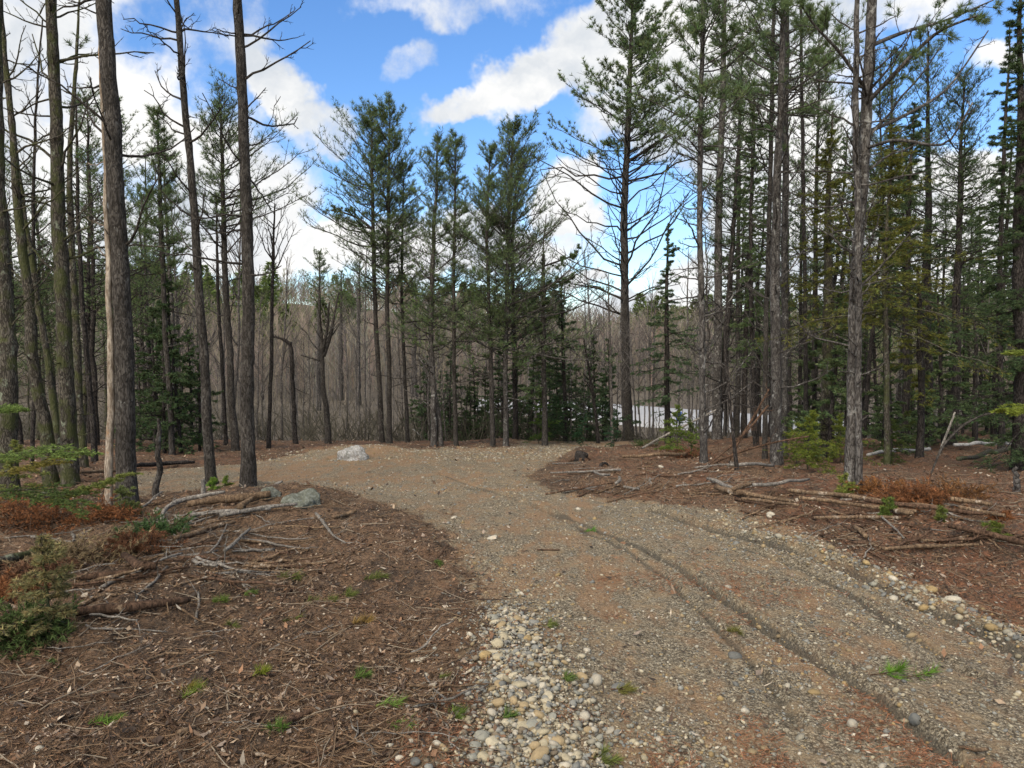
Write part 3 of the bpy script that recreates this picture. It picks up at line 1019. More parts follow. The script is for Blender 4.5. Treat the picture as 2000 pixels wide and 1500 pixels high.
def build_middle():
    tree('bare_tree', 'slim bare hardwood with a fan of upswept twigs right of the straight dark trunk',
         [(524, 878, 10), (528, 760, 9), (532, 600, 8), (535, 500, 6), (540, 400, 3)], 'dark', seed=20, hard=(540, 400, 110, 13), whorl=False)
    tree('broken_snag', 'dark broken stem bent over at the top with an orange torn patch near its foot',
         [(577, 866, 11), (573, 780, 10), (570, 700, 9), (566, 668, 9)], 'dark', 'dead tree', seed=21, whorl=False,
         extra=[[(567, 672, 0, 9), (556, 664, 0, 6), (545, 660, .05, 4), (534, 658, .1, 3)]], dead=(800, 690, 4, 45))
    tree('bare_tree', 'forked bare tree with crooked rising limbs left of the ridge pines',
         [(642, 866, 15), (634, 780, 12), (629, 700, 10), (626, 640, 7), (622, 570, 4)], 'pine', seed=22, whorl=False, hard=(690, 575, 75, 9),
         extra=[[(632, 696, 0, 9), (645, 660, .1, 7), (652, 620, .2, 5), (662, 570, .3, 3)], [(630, 690, 0, 6), (640, 640, -.2, 5), (643, 590, -.3, 3)],
                [(629, 706, 0, 4), (610, 700, -.1, 3), (588, 694, -.2, 2)]])
    tree('white_pine', 'pine with the longest left-reaching bough, leftmost of the ridge pines',
         [(747, 864, 12), (741, 740, 11), (733, 600, 10), (729, 400, 8), (727, 228, 2)], seed=23, crown=(520, 224, 112, 100), dens=1.4, bare=.3,
         dead=(720, 440, 14, 75), skew=(3.14, .25),
         extra=[[(730, 450, 0, 6, 1), (700, 425, .2, 5), (670, 415, .3, 3), (645, 410, .4, 2)]])
    tree('white_pine', 'tallest pine of the ridge group with a pointed top',
         [(760, 866, 13), (761, 740, 11), (757, 600, 10), (760, 400, 8), (764, 212, 2)], seed=24, crown=(580, 208, 104, 112), dens=1.4, bare=.3, dead=(760, 470, 16, 70))
    tree('white_pine', 'thin short pine directly right of the tallest ridge pine',
         [(797, 864, 9), (790, 760, 8), (785, 600, 7), (784, 470, 5), (788, 330, 2)], seed=25, crown=(650, 325, 84, 70), bare=.2, dens=1.0, dead=(800, 540, 14, 60))
    tree('white_pine', 'scraggy pine with a dark split trunk foot in the ridge group centre',
         [(848, 872, 15), (845, 760, 12), (842, 600, 11), (848, 420, 8), (856, 268, 2)], 'grey', seed=26, crown=(680, 264, 98, 104), dens=1.25, bare=.3, dead=(800, 540, 18, 80),
         extra=[[(862, 872, 0, 11), (856, 800, .2, 9), (845, 745, .3, 6), (815, 690, .4, 4)]])
    tree('white_pine', 'slender pointed pine right of the scraggy split-foot pine',
         [(890, 870, 10), (888, 760, 9), (886, 600, 8), (888, 420, 6), (890, 265, 2)], seed=27, crown=(700, 260, 84, 100), dens=1.25, bare=.25, dead=(820, 600, 12, 55))
    tree('white_pine', 'pine with curved dead limbs low on its stem, left of the widest ridge pine',
         [(963, 872, 11), (960, 760, 11), (955, 600, 9), (950, 450, 7), (958, 290, 2)], seed=28, crown=(700, 285, 100, 104), dens=1.3, bare=.25, dead=(800, 620, 16, 85, (-10, 10)))
    tree('white_pine', 'widest fullest pine of the ridge group with pale lichened trunk',
         [(988, 872, 13), (988, 760, 11), (989, 600, 11), (994, 420, 9), (1003, 250, 2)], 'grey', seed=29, crown=(720, 246, 150, 160), dens=1.45, bare=.2, dead=(800, 600, 14, 60), skew=(0, .15))
    tree('white_pine', 'dark-stemmed pine close behind the widest ridge pine',
         [(1007, 870, 12), (1005, 760, 11), (1003, 600, 10), (1000, 450, 7), (1012, 330, 3)], 'dark', D=20.3, seed=30, crown=(740, 320, 105, 90), bare=.2, dens=1.0, dead=(840, 620, 16, 65))
    tree('broken_pine', 'broken-topped pine with orange debarked foot and boughs reaching right',
         [(1064, 870, 13), (1063, 800, 12), (1062, 650, 10), (1062, 496, 7)], 'pine', seed=31, dens=1., dead=(800, 560, 16, 60),
         crown=(760, 500, 46, 30), kind='hemlock', green='pine',
         extra=[[(1062, 520, 0, 4, 1), (1085, 512, .2, 4), (1110, 503, .3, 3), (1130, 492, .4, 2)], [(1062, 560, 0, 4, 1), (1090, 550, -.2, 3), (1118, 545, -.3, 2)]])
    tree('hemlock_tree', 'feathery hemlock behind the crest between the broken-topped pine and the tall lone pine',
         [(1104, 866, 9), (1103, 760, 8), (1098, 660, 6), (1096, 555, 2)], 'dark', D=20.5, seed=32, crown=(850, 556, 78, 58), kind='hemlock', green='teal', dens=.85)
    tree('bare_tree', 'small dark bare tree with spreading crooked twigs left of the tall lone pine',
         [(1168, 850, 8), (1160, 780, 7), (1150, 720, 5), (1140, 660, 3)], 'dark', D=20, seed=33, hard=(800, 650, 60, 12), whorl=False)
    tree('bare_tree', 'pale thin bare tree standing upright just left of the tall lone pine',
         [(1196, 856, 8), (1193, 740, 7), (1190, 640, 5), (1187, 535, 2)], 'thin', D=20, seed=34, hard=(760, 540, 50, 18), whorl=False)
    lone = tree('white_pine', 'tall lone pine with long bare upcurved limbs at the bend of the drive',
                [(1226, 857, 25), (1222, 740, 22), (1219, 600, 19), (1220, 420, 16), (1225, 240, 13), (1231, 60, 8), (1236, -90, 3)], seed=35, k=18,
                crown=(330, -110, 140, 100), dens=1.35, dead=[(620, 250, 74, 190, (8, 34)), (840, 610, 14, 45)], bare=.3, lush=2.2)


def build_right():
    Ld = (-15, 45)
    tree('hemlock_tree', 'pointed hemlock with lacy boughs right of the tall lone pine',
         [(1306, 866, 14), (1302, 740, 12), (1300, 600, 9), (1304, 436, 3)], 'dark', seed=40, crown=(800, 440, 80, 70), kind='hemlock', green='teal', dens=.9)
    tree('pine_tree', 'slim lichened pine with drooping dead boughs, first trunk right of the lacy hemlock',
         [(1375, 902, 17), (1372, 760, 14), (1366, 500, 13), (1366, 300, 12), (1372, 60, 10), (1378, -200, 4)], 'grey', seed=41, crown=(300, -220, 130, 64), dens=1.2, lush=1.5,
         dead=[(860, 250, 46, 110, Ld)], bare=.4)
    tree('pine_tree', 'stout grey pine right of the slim lichened pine, lacking low needles',
         [(1401, 858, 22), (1402, 740, 20), (1401, 600, 18), (1404, 400, 16), (1411, 150, 13), (1416, -60, 8), (1418, -250, 4)], 'grey', seed=42,
         crown=(430, -250, 130, 84), dens=1.2, lush=1.5, dead=[(820, 350, 34, 90, Ld)], bare=.55)
    tree('bare_tree', 'thin dark curved sapling stem crossing low dead limbs right of the stout grey pine',
         [(1440, 918, 9), (1430, 840, 8), (1420, 740, 7), (1415, 640, 5), (1432, 480, 3)], 'dark', seed=43, hard=(760, 490, 50, 9), whorl=False)
    tree('pine_tree', 'plain dark stem midway between the stout grey pine and the thick blotchy trunk',
         [(1476, 868, 13), (1471, 760, 12), (1466, 560, 10), (1466, 380, 6), (1470, 200, 3)], 'dark', D=17, seed=44, crown=(700, 200, 60, 60), kind='hemlock', green='pine', dens=.8)
    tree('pine_tree', 'narrow stem leaning against the thick blotchy trunk on its left side',
         [(1494, 884, 12), (1494, 760, 11), (1500, 560, 11), (1506, 300, 10), (1512, 0, 8), (1514, -200, 3)], 'pine', D=14, seed=45,
         dead=[(800, 150, 34, 90, Ld)], crown=(300, -200, 90, 36), lush=1.5, bare=.3)
    tree('pine_tree', 'thick blotchy pine trunk above the bright hemlock saplings',
         [(1517, 908, 26), (1514, 760, 24), (1511, 560, 22), (1514, 380, 18), (1522, 150, 14), (1530, -200, 6)], 'grey', seed=46, k=16,
         dead=[(840, 100, 50, 110, Ld)], crown=(260, -200, 140, 60), dens=1.2, lush=1.5, bare=.3)
    tree('pine_tree', 'tall straight grey pine just right of the thick blotchy trunk',
         [(1534, 880, 16), (1532, 700, 15), (1530, 500, 15), (1534, 250, 14), (1538, 0, 12), (1542, -300, 4)], 'grey', D=14.5, seed=47,
         dead=[(840, 100, 36, 90, Ld)], crown=(260, -300, 120, 60), dens=1.2, lush=1.5, bare=.2)
    tree('pine_tree', 'very thin black stem rising to the top right of the tall straight grey pine',
         [(1575, 870, 10), (1572, 600, 9), (1568, 360, 8), (1562, 0, 6), (1560, -150, 2)], 'dark', D=17, seed=48,
         dead=[(840, 100, 26, 60, Ld)], crown=(250, -150, 60, 24), bare=.2)
    tree('hemlock_tree', 'dark trunk with a pale stripped left side behind the bright hemlock saplings',
         [(1616, 892, 25), (1615, 800, 24), (1615, 650, 22), (1613, 480, 17), (1618, 320, 8), (1622, 220, 3)], 'moss', seed=49, k=16,
         crown=(640, 260, 120, 70), kind='hemlock', green='hemlock', dens=.8, dead=[(860, 600, 20, 70)])
    tree('pine_tree', 'thicker stem of the near forked pair with great limbs sweeping up right',
         [(1660, 962, 28), (1661, 850, 24), (1668, 600, 22), (1690, 330, 24), (1697, 200, 23), (1706, 0, 21), (1715, -300, 14), (1720, -600, 5)], 'grey', seed=50, k=18,
         dead=[(700, 150, 30, 150, Ld)], crown=(-50, -600, 170, 44),
         extra=[[(1695, 200, 0, 9, 1), (1760, 130, -.3, 8), (1830, 60, -.5, 6), (1910, 30, -.7, 3)],
                [(1690, 260, 0, 8), (1760, 230, .4, 7), (1850, 180, .8, 5), (1930, 60, 1.2, 3)],
                [(1700, 90, 0, 9, 1), (1770, 60, .5, 7), (1850, 40, .9, 5), (1940, 0, 1.2, 3)],
                [(1690, 290, 0, 7), (1750, 270, -.5, 6), (1850, 290, -.9, 4), (1900, 200, -1., 3)],
                [(1688, 170, 0, 7, 1), (1640, 100, -.2, 6), (1590, 50, -.4, 4), (1565, 10, -.5, 3)]])
    tree('pine_tree', 'slimmer dark stem of the near forked pair standing in front',
         [(1679, 968, 17), (1678, 860, 15), (1679, 740, 14), (1674, 500, 14), (1671, 300, 14), (1672, 100, 12), (1676, -100, 9), (1680, -350, 4)], 'grey', D=8.0, seed=51,
         dead=[(860, 560, 14, 50), (560, 0, 26, 110, Ld)], k=14)
    tree('hemlock_tree', 'olive hemlock spreading yellow-green boughs across the near forked pair',
         [(1733, 880, 13), (1732, 700, 12), (1730, 560, 10), (1735, 420, 7), (1745, 250, 3)], 'moss', D=13, seed=52, crown=(640, 240, 185, 96), kind='hemlock',
         green='hemlock', dens=.8)
    tree('hemlock_tree', 'dark boughed hemlock right of the olive hemlock',
         [(1768, 842, 17), (1770, 700, 15), (1774, 500, 12), (1782, 330, 7), (1790, 200, 3)], 'dark', D=17, seed=53, crown=(620, 200, 110, 100), kind='hemlock', green='spruce', dens=.9)
    tree('pine_tree', 'broad dark double trunk behind the fallen birch log',
         [(1810, 850, 26), (1810, 700, 23), (1808, 560, 20), (1812, 380, 13), (1815, 200, 7), (1812, 60, 3)], 'dark', D=19, seed=54, crown=(560, 60, 110, 90), green='pine', dens=.9,
         dead=(800, 560, 20, 80))
    tree('pine_tree', 'short dark trunk in front of the broad dark double trunk',
         [(1797, 890, 16), (1797, 760, 14), (1796, 640, 12), (1790, 520, 5)], 'dark', D=14, seed=55, crown=(760, 520, 60, 26), kind='hemlock', green='hemlock', dens=.8)
    tree('pine_tree', 'curved dark trunk with spreading dead boughs against the sky gap on the right',
         [(1860, 830, 19), (1868, 720, 16), (1866, 620, 16), (1866, 500, 14), (1868, 400, 10), (1880, 150, 3)], 'dark', D=18, seed=56, crown=(520, 150, 120, 96), green='spruce', dens=1.0,
         dead=(640, 520, 14, 90))
    tree('broken_snag', 'thin broken black pole standing in the right sky gap',
         [(1904, 830, 11), (1902, 720, 9), (1900, 618, 6)], 'dark', 'dead tree', D=18, seed=57, dead=(800, 640, 8, 40), whorl=False)
    tree('hemlock_tree', 'ragged dark conifer with drooping tufts left of the right edge',
         [(1958, 850, 14), (1954, 650, 12), (1960, 400, 9), (1970, 200, 6), (1975, 40, 2)], 'dark', D=15, seed=58, crown=(700, 40, 70, 90), kind='hemlock', green='spruce', dens=.9)
    tree('pine_tree', 'thick black trunk at the right picture edge under dense dark boughs',
         [(1992, 880, 34), (1990, 700, 30), (1988, 500, 25), (1990, 250, 16), (1995, -50, 5)], 'dark', D=12, seed=59, crown=(900, -50, 120, 120), kind='hemlock', green='spruce', dens=1.0)
    tree('broken_snag', 'grey knee-high broken stub near the right edge above the orange brush',
         [(1984, 968, 13), (1982, 940, 12), (1980, 912, 7)], 'grey', 'dead tree', seed=60, whorl=False)
    tree('hemlock_tree', 'light green pine filling the sky gap between forked pair and dark boughed hemlock',
         [(1730, 850, 10), (1728, 500, 8), (1722, 250, 4), (1720, 120, 2)], 'dark', D=21, seed=61, crown=(600, 110, 110, 90), kind='pine', green='pine', dens=.9)
    tree('white_pine', 'bushy pine crown between the thick blotchy trunk and the forked pair',
         [(1590, 850, 12), (1592, 500, 10), (1596, 250, 6), (1598, 60, 2)], 'dark', D=22, seed=62, crown=(560, 40, 110, 116), dens=1.3)
    tree('white_pine', 'open pine crown behind the slim lichened pine and stout grey pine',
         [(1440, 846, 10), (1442, 500, 9), (1446, 250, 6), (1450, 60, 2)], 'pine', D=23, seed=63, crown=(560, 50, 100, 100), dens=1.1, bare=.3)


build_near_left()
build_middle()
build_right()


# ------------------------------------------------------------ copied background trees
def proto(name, kind, H, r, seed, **k):
    root = empty(name, (0, 0, 0))
    rr = np.random.default_rng(seed)
    n = 30
    z = np.linspace(0, H, n)
    x = np.cumsum(rr.normal(size=n)) * .02 * H / 10
    y = np.cumsum(rr.normal(size=n)) * .02 * H / 10
    P = np.stack([x - x[0], y - y[0], z], -1)
    R = r * (1 - z / H) ** .7 + .012
    wood, cr = MB(), MB()
    trunk_mesh(wood, P, R, 8, seed, .25)
    if kind == 'bare':
        hardwood(wood, cr, P, R, H * .35, H * .98, H * .28, k.get('nb', 16), seed, tw=4)
        wood.build('trunk', BARK['thin'], root)
        cr.build('crown', BARK['thin'], root)
    else:
        dead_limbs(wood, P, R, H * .12, H * .5, 22, H * .12, seed, twigs=3)
        conifer(wood, cr, P, R, H * k.get('c0', .4), H * .99, H * k.get('w', .17), k.get('nb', 60), k.get('form', 'pine'), seed, k.get('green', 'pine'), .8, .04)
        wood.build('trunk', BARK[k.get('bark', 'pine')], root)
        cr.build('crown', NEEDLE, root, smooth=False)
    return root


def copy_tree(root):
    r = root.copy()
    col.objects.link(r)
    for ch in root.children:
        c = ch.copy()
        col.objects.link(c)
        c.parent = r
    return r


def scatter_copies(protos, spots, label, cat, group, seed):
    rr = random.Random(seed)
    used = set()
    for i, (x, y, s) in enumerate(spots):
        p = protos[i % len(protos)]
        o = p if id(p) not in used else copy_tree(p)
        used.add(id(p))
        o.location = (x, y, gz(x, y) - .05)
        o.rotation_euler = (math.radians(rr.uniform(-3, 3)), math.radians(rr.uniform(-3, 3)), rr.uniform(0, 6.28))
        o.scale = (s, s, s * rr.uniform(.9, 1.15))
        tag(o, label, cat, group)


def spots(n, px0, px1, d0, d1, seed, s0=.75, s1=1.2, power=1.):
    rr = np.random.default_rng(seed)
    out = []
    for i in range(n):
        d = d0 + (d1 - d0) * rr.random() ** power
        px = px0 + (px1 - px0) * (i + rr.random()) / n
        x = (px - 1000) / F * d
        out.append((x, d, rr.uniform(s0, s1)))
    rr.shuffle(out)
    return [tuple(map(float, o)) for o in out]


def build_background():
    bare = [proto('bare_tree', 'bare', 6.5, .042, 200 + i, nb=16 + 2 * i) for i in range(6)]
    scatter_copies(bare, spots(150, 240, 1480, 22.5, 62, 1, .4, 1.2, 1.3), 'thin grey leafless tree in the thicket beyond the gravel crest', 'tree',
                   'leafless thicket trees beyond the crest', 1)
    b2 = [proto('bare_sapling', 'bare', 5.0, .035, 220 + i, nb=14) for i in range(4)]
    scatter_copies(b2, spots(44, 1240, 2050, 24, 42, 2, .6, 1.1), 'thin leafless sapling among the conifer trunks of the right wood', 'sapling',
                   'leafless saplings in the right wood', 2)
    cr = [proto('conifer_tree', 'con', 10, .10, 240 + i, c0=.35, w=.15, form='hemlock' if i % 2 else 'pine', green='pine' if i % 2 else 'spruce', bark='dark') for i in range(4)]
    scatter_copies(cr, spots(44, 1400, 2120, 18, 40, 3, .65, 1.15), 'dark trunked conifer deep in the right wood, boughs overlapping its neighbours', 'tree',
                   'deep conifers of the right wood', 3)
    cl = [proto('conifer_tree', 'con', 11, .10, 260 + i, c0=.38, w=.16, form='pine', green='pine', bark='moss' if i % 2 else 'dark') for i in range(4)]
    scatter_copies(cl, spots(22, -80, 300, 15, 36, 4, .55, .85), 'dark conifer behind the near trunks of the left wood, boughs overlapping its neighbours', 'tree',
                   'deep conifers of the left wood', 4)
    # small dark spruces and young firs below the ridge pines
    sp = [proto('young_spruce', 'con', 3.2, .035, 280 + i, c0=.06, w=.26, nb=34, form='hemlock', green='spruce' if i else 'teal', bark='dark') for i in range(3)]
    scatter_copies(sp, spots(34, 820, 1200, 22.0, 28, 5, .7, 1.15), 'young dark spruce just beyond the crest under the ridge pines', 'spruce',
                   'young spruces under the ridge pines', 5)
    s2 = [proto('young_spruce', 'con', 3.4, .035, 290 + i, c0=.05, w=.26, nb=38, form='hemlock', green='spruce', bark='dark') for i in range(2)]
    scatter_copies(s2, spots(8, 265, 400, 15.5, 20, 6, .6, 1.1), 'young dark spruce behind the gravel between the left trunks', 'spruce',
                   'young spruces behind the left trunks', 6)
    s3 = [proto('young_spruce', 'con', 3.0, .035, 295 + i, c0=.05, w=.26, nb=36, form='hemlock', green='pine', bark='dark') for i in range(2)]
    scatter_copies(s3, spots(22, 1560, 2040, 14, 30, 7, .5, 1.3), 'young shaded spruce between the dark trunks of the right wood', 'spruce',
                   'young spruces in the right wood', 7)
    # pines standing up out of the valley on the left
    for px, py0, hw, D, lab in ((622, 492, 42, 58, 'distant flat-boughed pine above the leafless slope, left of the ridge pines'),
                                (700, 505, 45, 64, 'distant yellow-green pine half hidden by the leftmost ridge pine'),
                                (665, 530, 34, 70, 'low distant pine between the flat-boughed and the yellow-green one'),
                                (810, 575, 36, 75, 'distant bright green pine low behind the thin short ridge pine'),
                                (1050, 570, 30, 80, 'distant dark pine low behind the broken-topped pine')):
        g = gz((px - 1000) / F * D, D)
        pyb = 675 + (CAMZ - g) / D * F
        tree('white_pine', lab, [(px, pyb, 12), (px, (pyb + py0) / 2, 8), (px + 2, py0, 2)], 'pine', D=D, seed=300 + px, crown=(py0 + 105, py0, hw, 66), dens=.8,
             green='fresh' if px in (810,) else 'pine')


build_background()


def build_woods():
    """the leafless wood on the far slope reads as one mass"""
    r = np.random.default_rng(77)
    wood, cro = MB(), MB()
    n = 8000
    d = 68 + 192 * r.random(n)
    px = r.uniform(-300, 2300, n)
    x = (px - 1000) / F * d
    # keep the road clear
    sdv = 5.02 / d * F + 675
    roadband = (d < 100) & (np.abs((675 + 5.02 / d * F) - (np.interp(px, [640, 1110, 1700], [773, 799, 838]))) < 24) & (px > 760)
    ok = ~roadband & ((px < 1090) | (d > 84))
    x, d = x[ok], d[ok]
    n = len(x)
    g = ground(x, d)
    H = r.uniform(3.5, 9.5, n)
    t = np.linspace(0, 1, 4)
    base = np.stack([x, d, g - .2], -1)
    lean = r.normal(size=(n, 3)) * .5
    lean[:, 2] = H
    P = base[:, None] + lean[:, None] * t[None, :, None] + np.cumsum(r.normal(size=(n, 4, 3)) * np.array([.15, .15, 0]), 1) * (t[None, :, None] > 0)
    R = (.028 + .045 * r.random(n) ** 2)[:, None] * np.array([1, .8, .5, .15])[None]
    cl = vn(x / 14, d / 22, 91)[:, None]
    tone = r.uniform(.75, 1.35, (n, 1)) * (np.array([[.178, .165, .142]]) * (1 - cl) + np.array([[.215, .172, .130]]) * cl) * (1 + r.normal(size=(n, 3)) * .05)
    ol = sstep(.55, .72, vn(x / 9, d / 14, 95))[:, None] * (r.random((n, 1)) > .4)
    tone = tone * (1 - ol) + ol * np.array([[.125, .135, .062]]) * r.uniform(.7, 1.4, (n, 1))
    tubes(wood, P, R, 3, c=tone)
    A, al = offshoots(P, 9, .2, .98, 38, H * .36, 3, up=.25, jit=.2, r=r)
    tubes(wood, A, np.repeat(np.array([[.030, .02, .01]]), len(A), 0) * (1 + .004 * np.repeat(d, 9))[:, None], 3, c=np.repeat(tone, 9, 0) * 1.1)
    A2, al2 = offshoots(A, 4, .2, 1, 38, al * .6, 3, up=.2, jit=.2, r=r)
    tubes(wood, A2, np.repeat(np.array([[.018, .013, .006]]), len(A2), 0) * (1 + .006 * np.repeat(d, 36))[:, None], 3, c=np.repeat(tone, 36, 0) * 1.2)
    o = wood.build('woods', TWIGM, smooth=True)
    tag(o, 'grey leafless wood covering the far slope beyond the valley', kind='stuff')
    # evergreens far up the slope
    ev = MB()
    n = 420
    d = r.uniform(110, 255, n)
    px = r.uniform(-200, 2200, n)
    clump = vn(px / 130, d / 60, 5) > .47
    d, px = d[clump], px[clump]
    x = (px - 1000) / F * d
    g = ground(x, d)
    for i in range(len(x)):
        h = r.uniform(8, 14)
        m = 330
        s = r.random(m) ** .8
        a = r.uniform(0, 6.28, m)
        rad = h * .26 * (1 - s) ** .8 * np.sqrt(r.random(m)) + .15
        p = np.stack([x[i] + rad * np.cos(a), d[i] + rad * np.sin(a), g[i] + h * (.2 + .8 * s)], -1)
        dr = np.stack([np.cos(a), np.sin(a), np.full(m, .15)], -1)
        blades(ev, p, dr, np.full(m, 1.0), .42, 2, .4, np.array([.095, .125, .038]) * r.uniform(.6, 1.4), r, .3)
    o = ev.build('evergreen_woods', NEEDLE, smooth=False)
    tag(o, 'dark green evergreens scattered through the far slope wood', kind='stuff')
    # brush on the near valley floor
    br = MB()
    n = 5000
    d = 21.5 + 70 * r.random(n) ** 1.7
    px = r.uniform(-200, 2200, n)
    band = np.interp(px, [640, 1110, 1700], [773, 799, 838])
    ok = ~((np.abs(675 + 5.02 / d * F - band) < 26) & (px > 700) & (d > 40)) & ((px < 1480) | (d > 33)) & ~((px > 1080) & (px < 1500) & (d > 30) & (d < 60) & (r.random(n) > .25))
    d, px = d[ok], px[ok]
    x = (px - 1000) / F * d
    g = ground(x, d)
    n = len(d)
    h = r.uniform(.4, 1.5, n) * np.where((px > 1080) & (px < 1480), .5, 1)
    dirs = np.stack([r.normal(size=n) * .55, r.normal(size=n) * .55, np.ones(n)], -1)
    t = np.linspace(0, 1, 4)
    P = np.stack([x, d, g - .05], -1)[:, None] + dirs[:, None] * h[:, None, None] * t[None, :, None] + np.cumsum(r.normal(size=(n, 4, 3)) * .07, 1)
    R = np.array([[.012, .009, .007, .004]]) * (1 + d[:, None] * .012)
    tone = r.uniform(.7, 1.3, (n, 1)) * np.array([[.088, .080, .058]])
    tubes(br, P, R, 3, c=tone)
    A, al = offshoots(P, 5, .2, 1, 34, h * .45, 3, up=.2, r=r)
    tubes(br, A, np.repeat(R[:, 1:], 5, 0) * .6, 3, c=np.repeat(tone, 5, 0))
    o = br.build('undergrowth', TWIGM)
    tag(o, 'tangled leafless brush on the valley floor beyond the crest', kind='stuff')


build_woods()


# ------------------------------------------------------------ stones, sticks and litter
def ico(sub):
    import bmesh
    bm = bmesh.new()
    bmesh.ops.create_icosphere(bm, subdivisions=sub, radius=1)
    v = np.array([x.co[:] for x in bm.verts])
    f = np.array([[q.index for q in x.verts] for x in bm.faces])
    bm.free()
    return v, f


STC = np.array([.86, .80, .68]) * np.array([(.36, .33, .25), (.42, .39, .31), (.24, .25, .25), (.17, .18, .185), (.30, .24, .15), (.30, .29, .25), (.20, .17, .13), (.47, .45, .40),
                (.33, .25, .13), (.27, .28, .26)])


def stones(mb, x, y, size, r, sub=1, sink=.3, colors=None, z=None):
    v, f = ico(sub)
    n = len(x)
    if z is None:
        z = ground(x, y)
    sc_ = size[:, None] * np.stack([r.uniform(.8, 1.3, n), r.uniform(.7, 1.05, n), r.uniform(.45, .8, n)], -1)
    k = r.normal(size=(n, 4, 3))
    k = nrm(k)
    V = np.repeat(v[None], n, 0)
    f_ = 1 + .13 * np.sin(2.2 * np.einsum('vc,nc->nv', v, k[:, 0]) + 3 * k[:, 1, :1]) + .16 * np.abs(np.einsum('vc,nc->nv', v, k[:, 2])) \
        + .05 * np.sin(5 * np.einsum('vc,nc->nv', v, k[:, 3]))
    V = V * f_[..., None] * sc_[:, None]
    a = r.uniform(0, 6.283, n)
    ca, sa = np.cos(a)[:, None], np.sin(a)[:, None]
    tl = r.normal(size=n)[:, None] * .25
    X_ = V[..., 0] * ca - V[..., 1] * sa
    Y_ = V[..., 0] * sa + V[..., 1] * ca
    Z_ = V[..., 2] + X_ * tl
    V = np.stack([X_ + x[:, None], Y_ + y[:, None], Z_ + (z + sc_[:, 2] * (1 - sink * 2) * .5)[:, None]], -1)
    F_ = f[None] + (np.arange(n) * len(v))[:, None, None]
    c = (STC[r.integers(0, len(STC), n)] if colors is None else colors) * r.uniform(.7, 1.15, (n, 1))
    mb.add(V.reshape(-1, 3), tris=F_.reshape(-1, 3), c=np.repeat(c, len(v), 0))


def pix_ground(px, py):
    """many picture points dropped on the smooth ground"""
    x, y, z = ray(px, py)
    D = np.full(np.shape(px), 2.0)
    done = np.zeros(np.shape(px), bool)
    for _ in range(900):
        t = D / y
        below = (CAMZ + z * t) < base_h(x * t, D)
        done |= below
        D = np.where(done, D, D * 1.004)
        if done.all():
            break
    return x * D / y, D


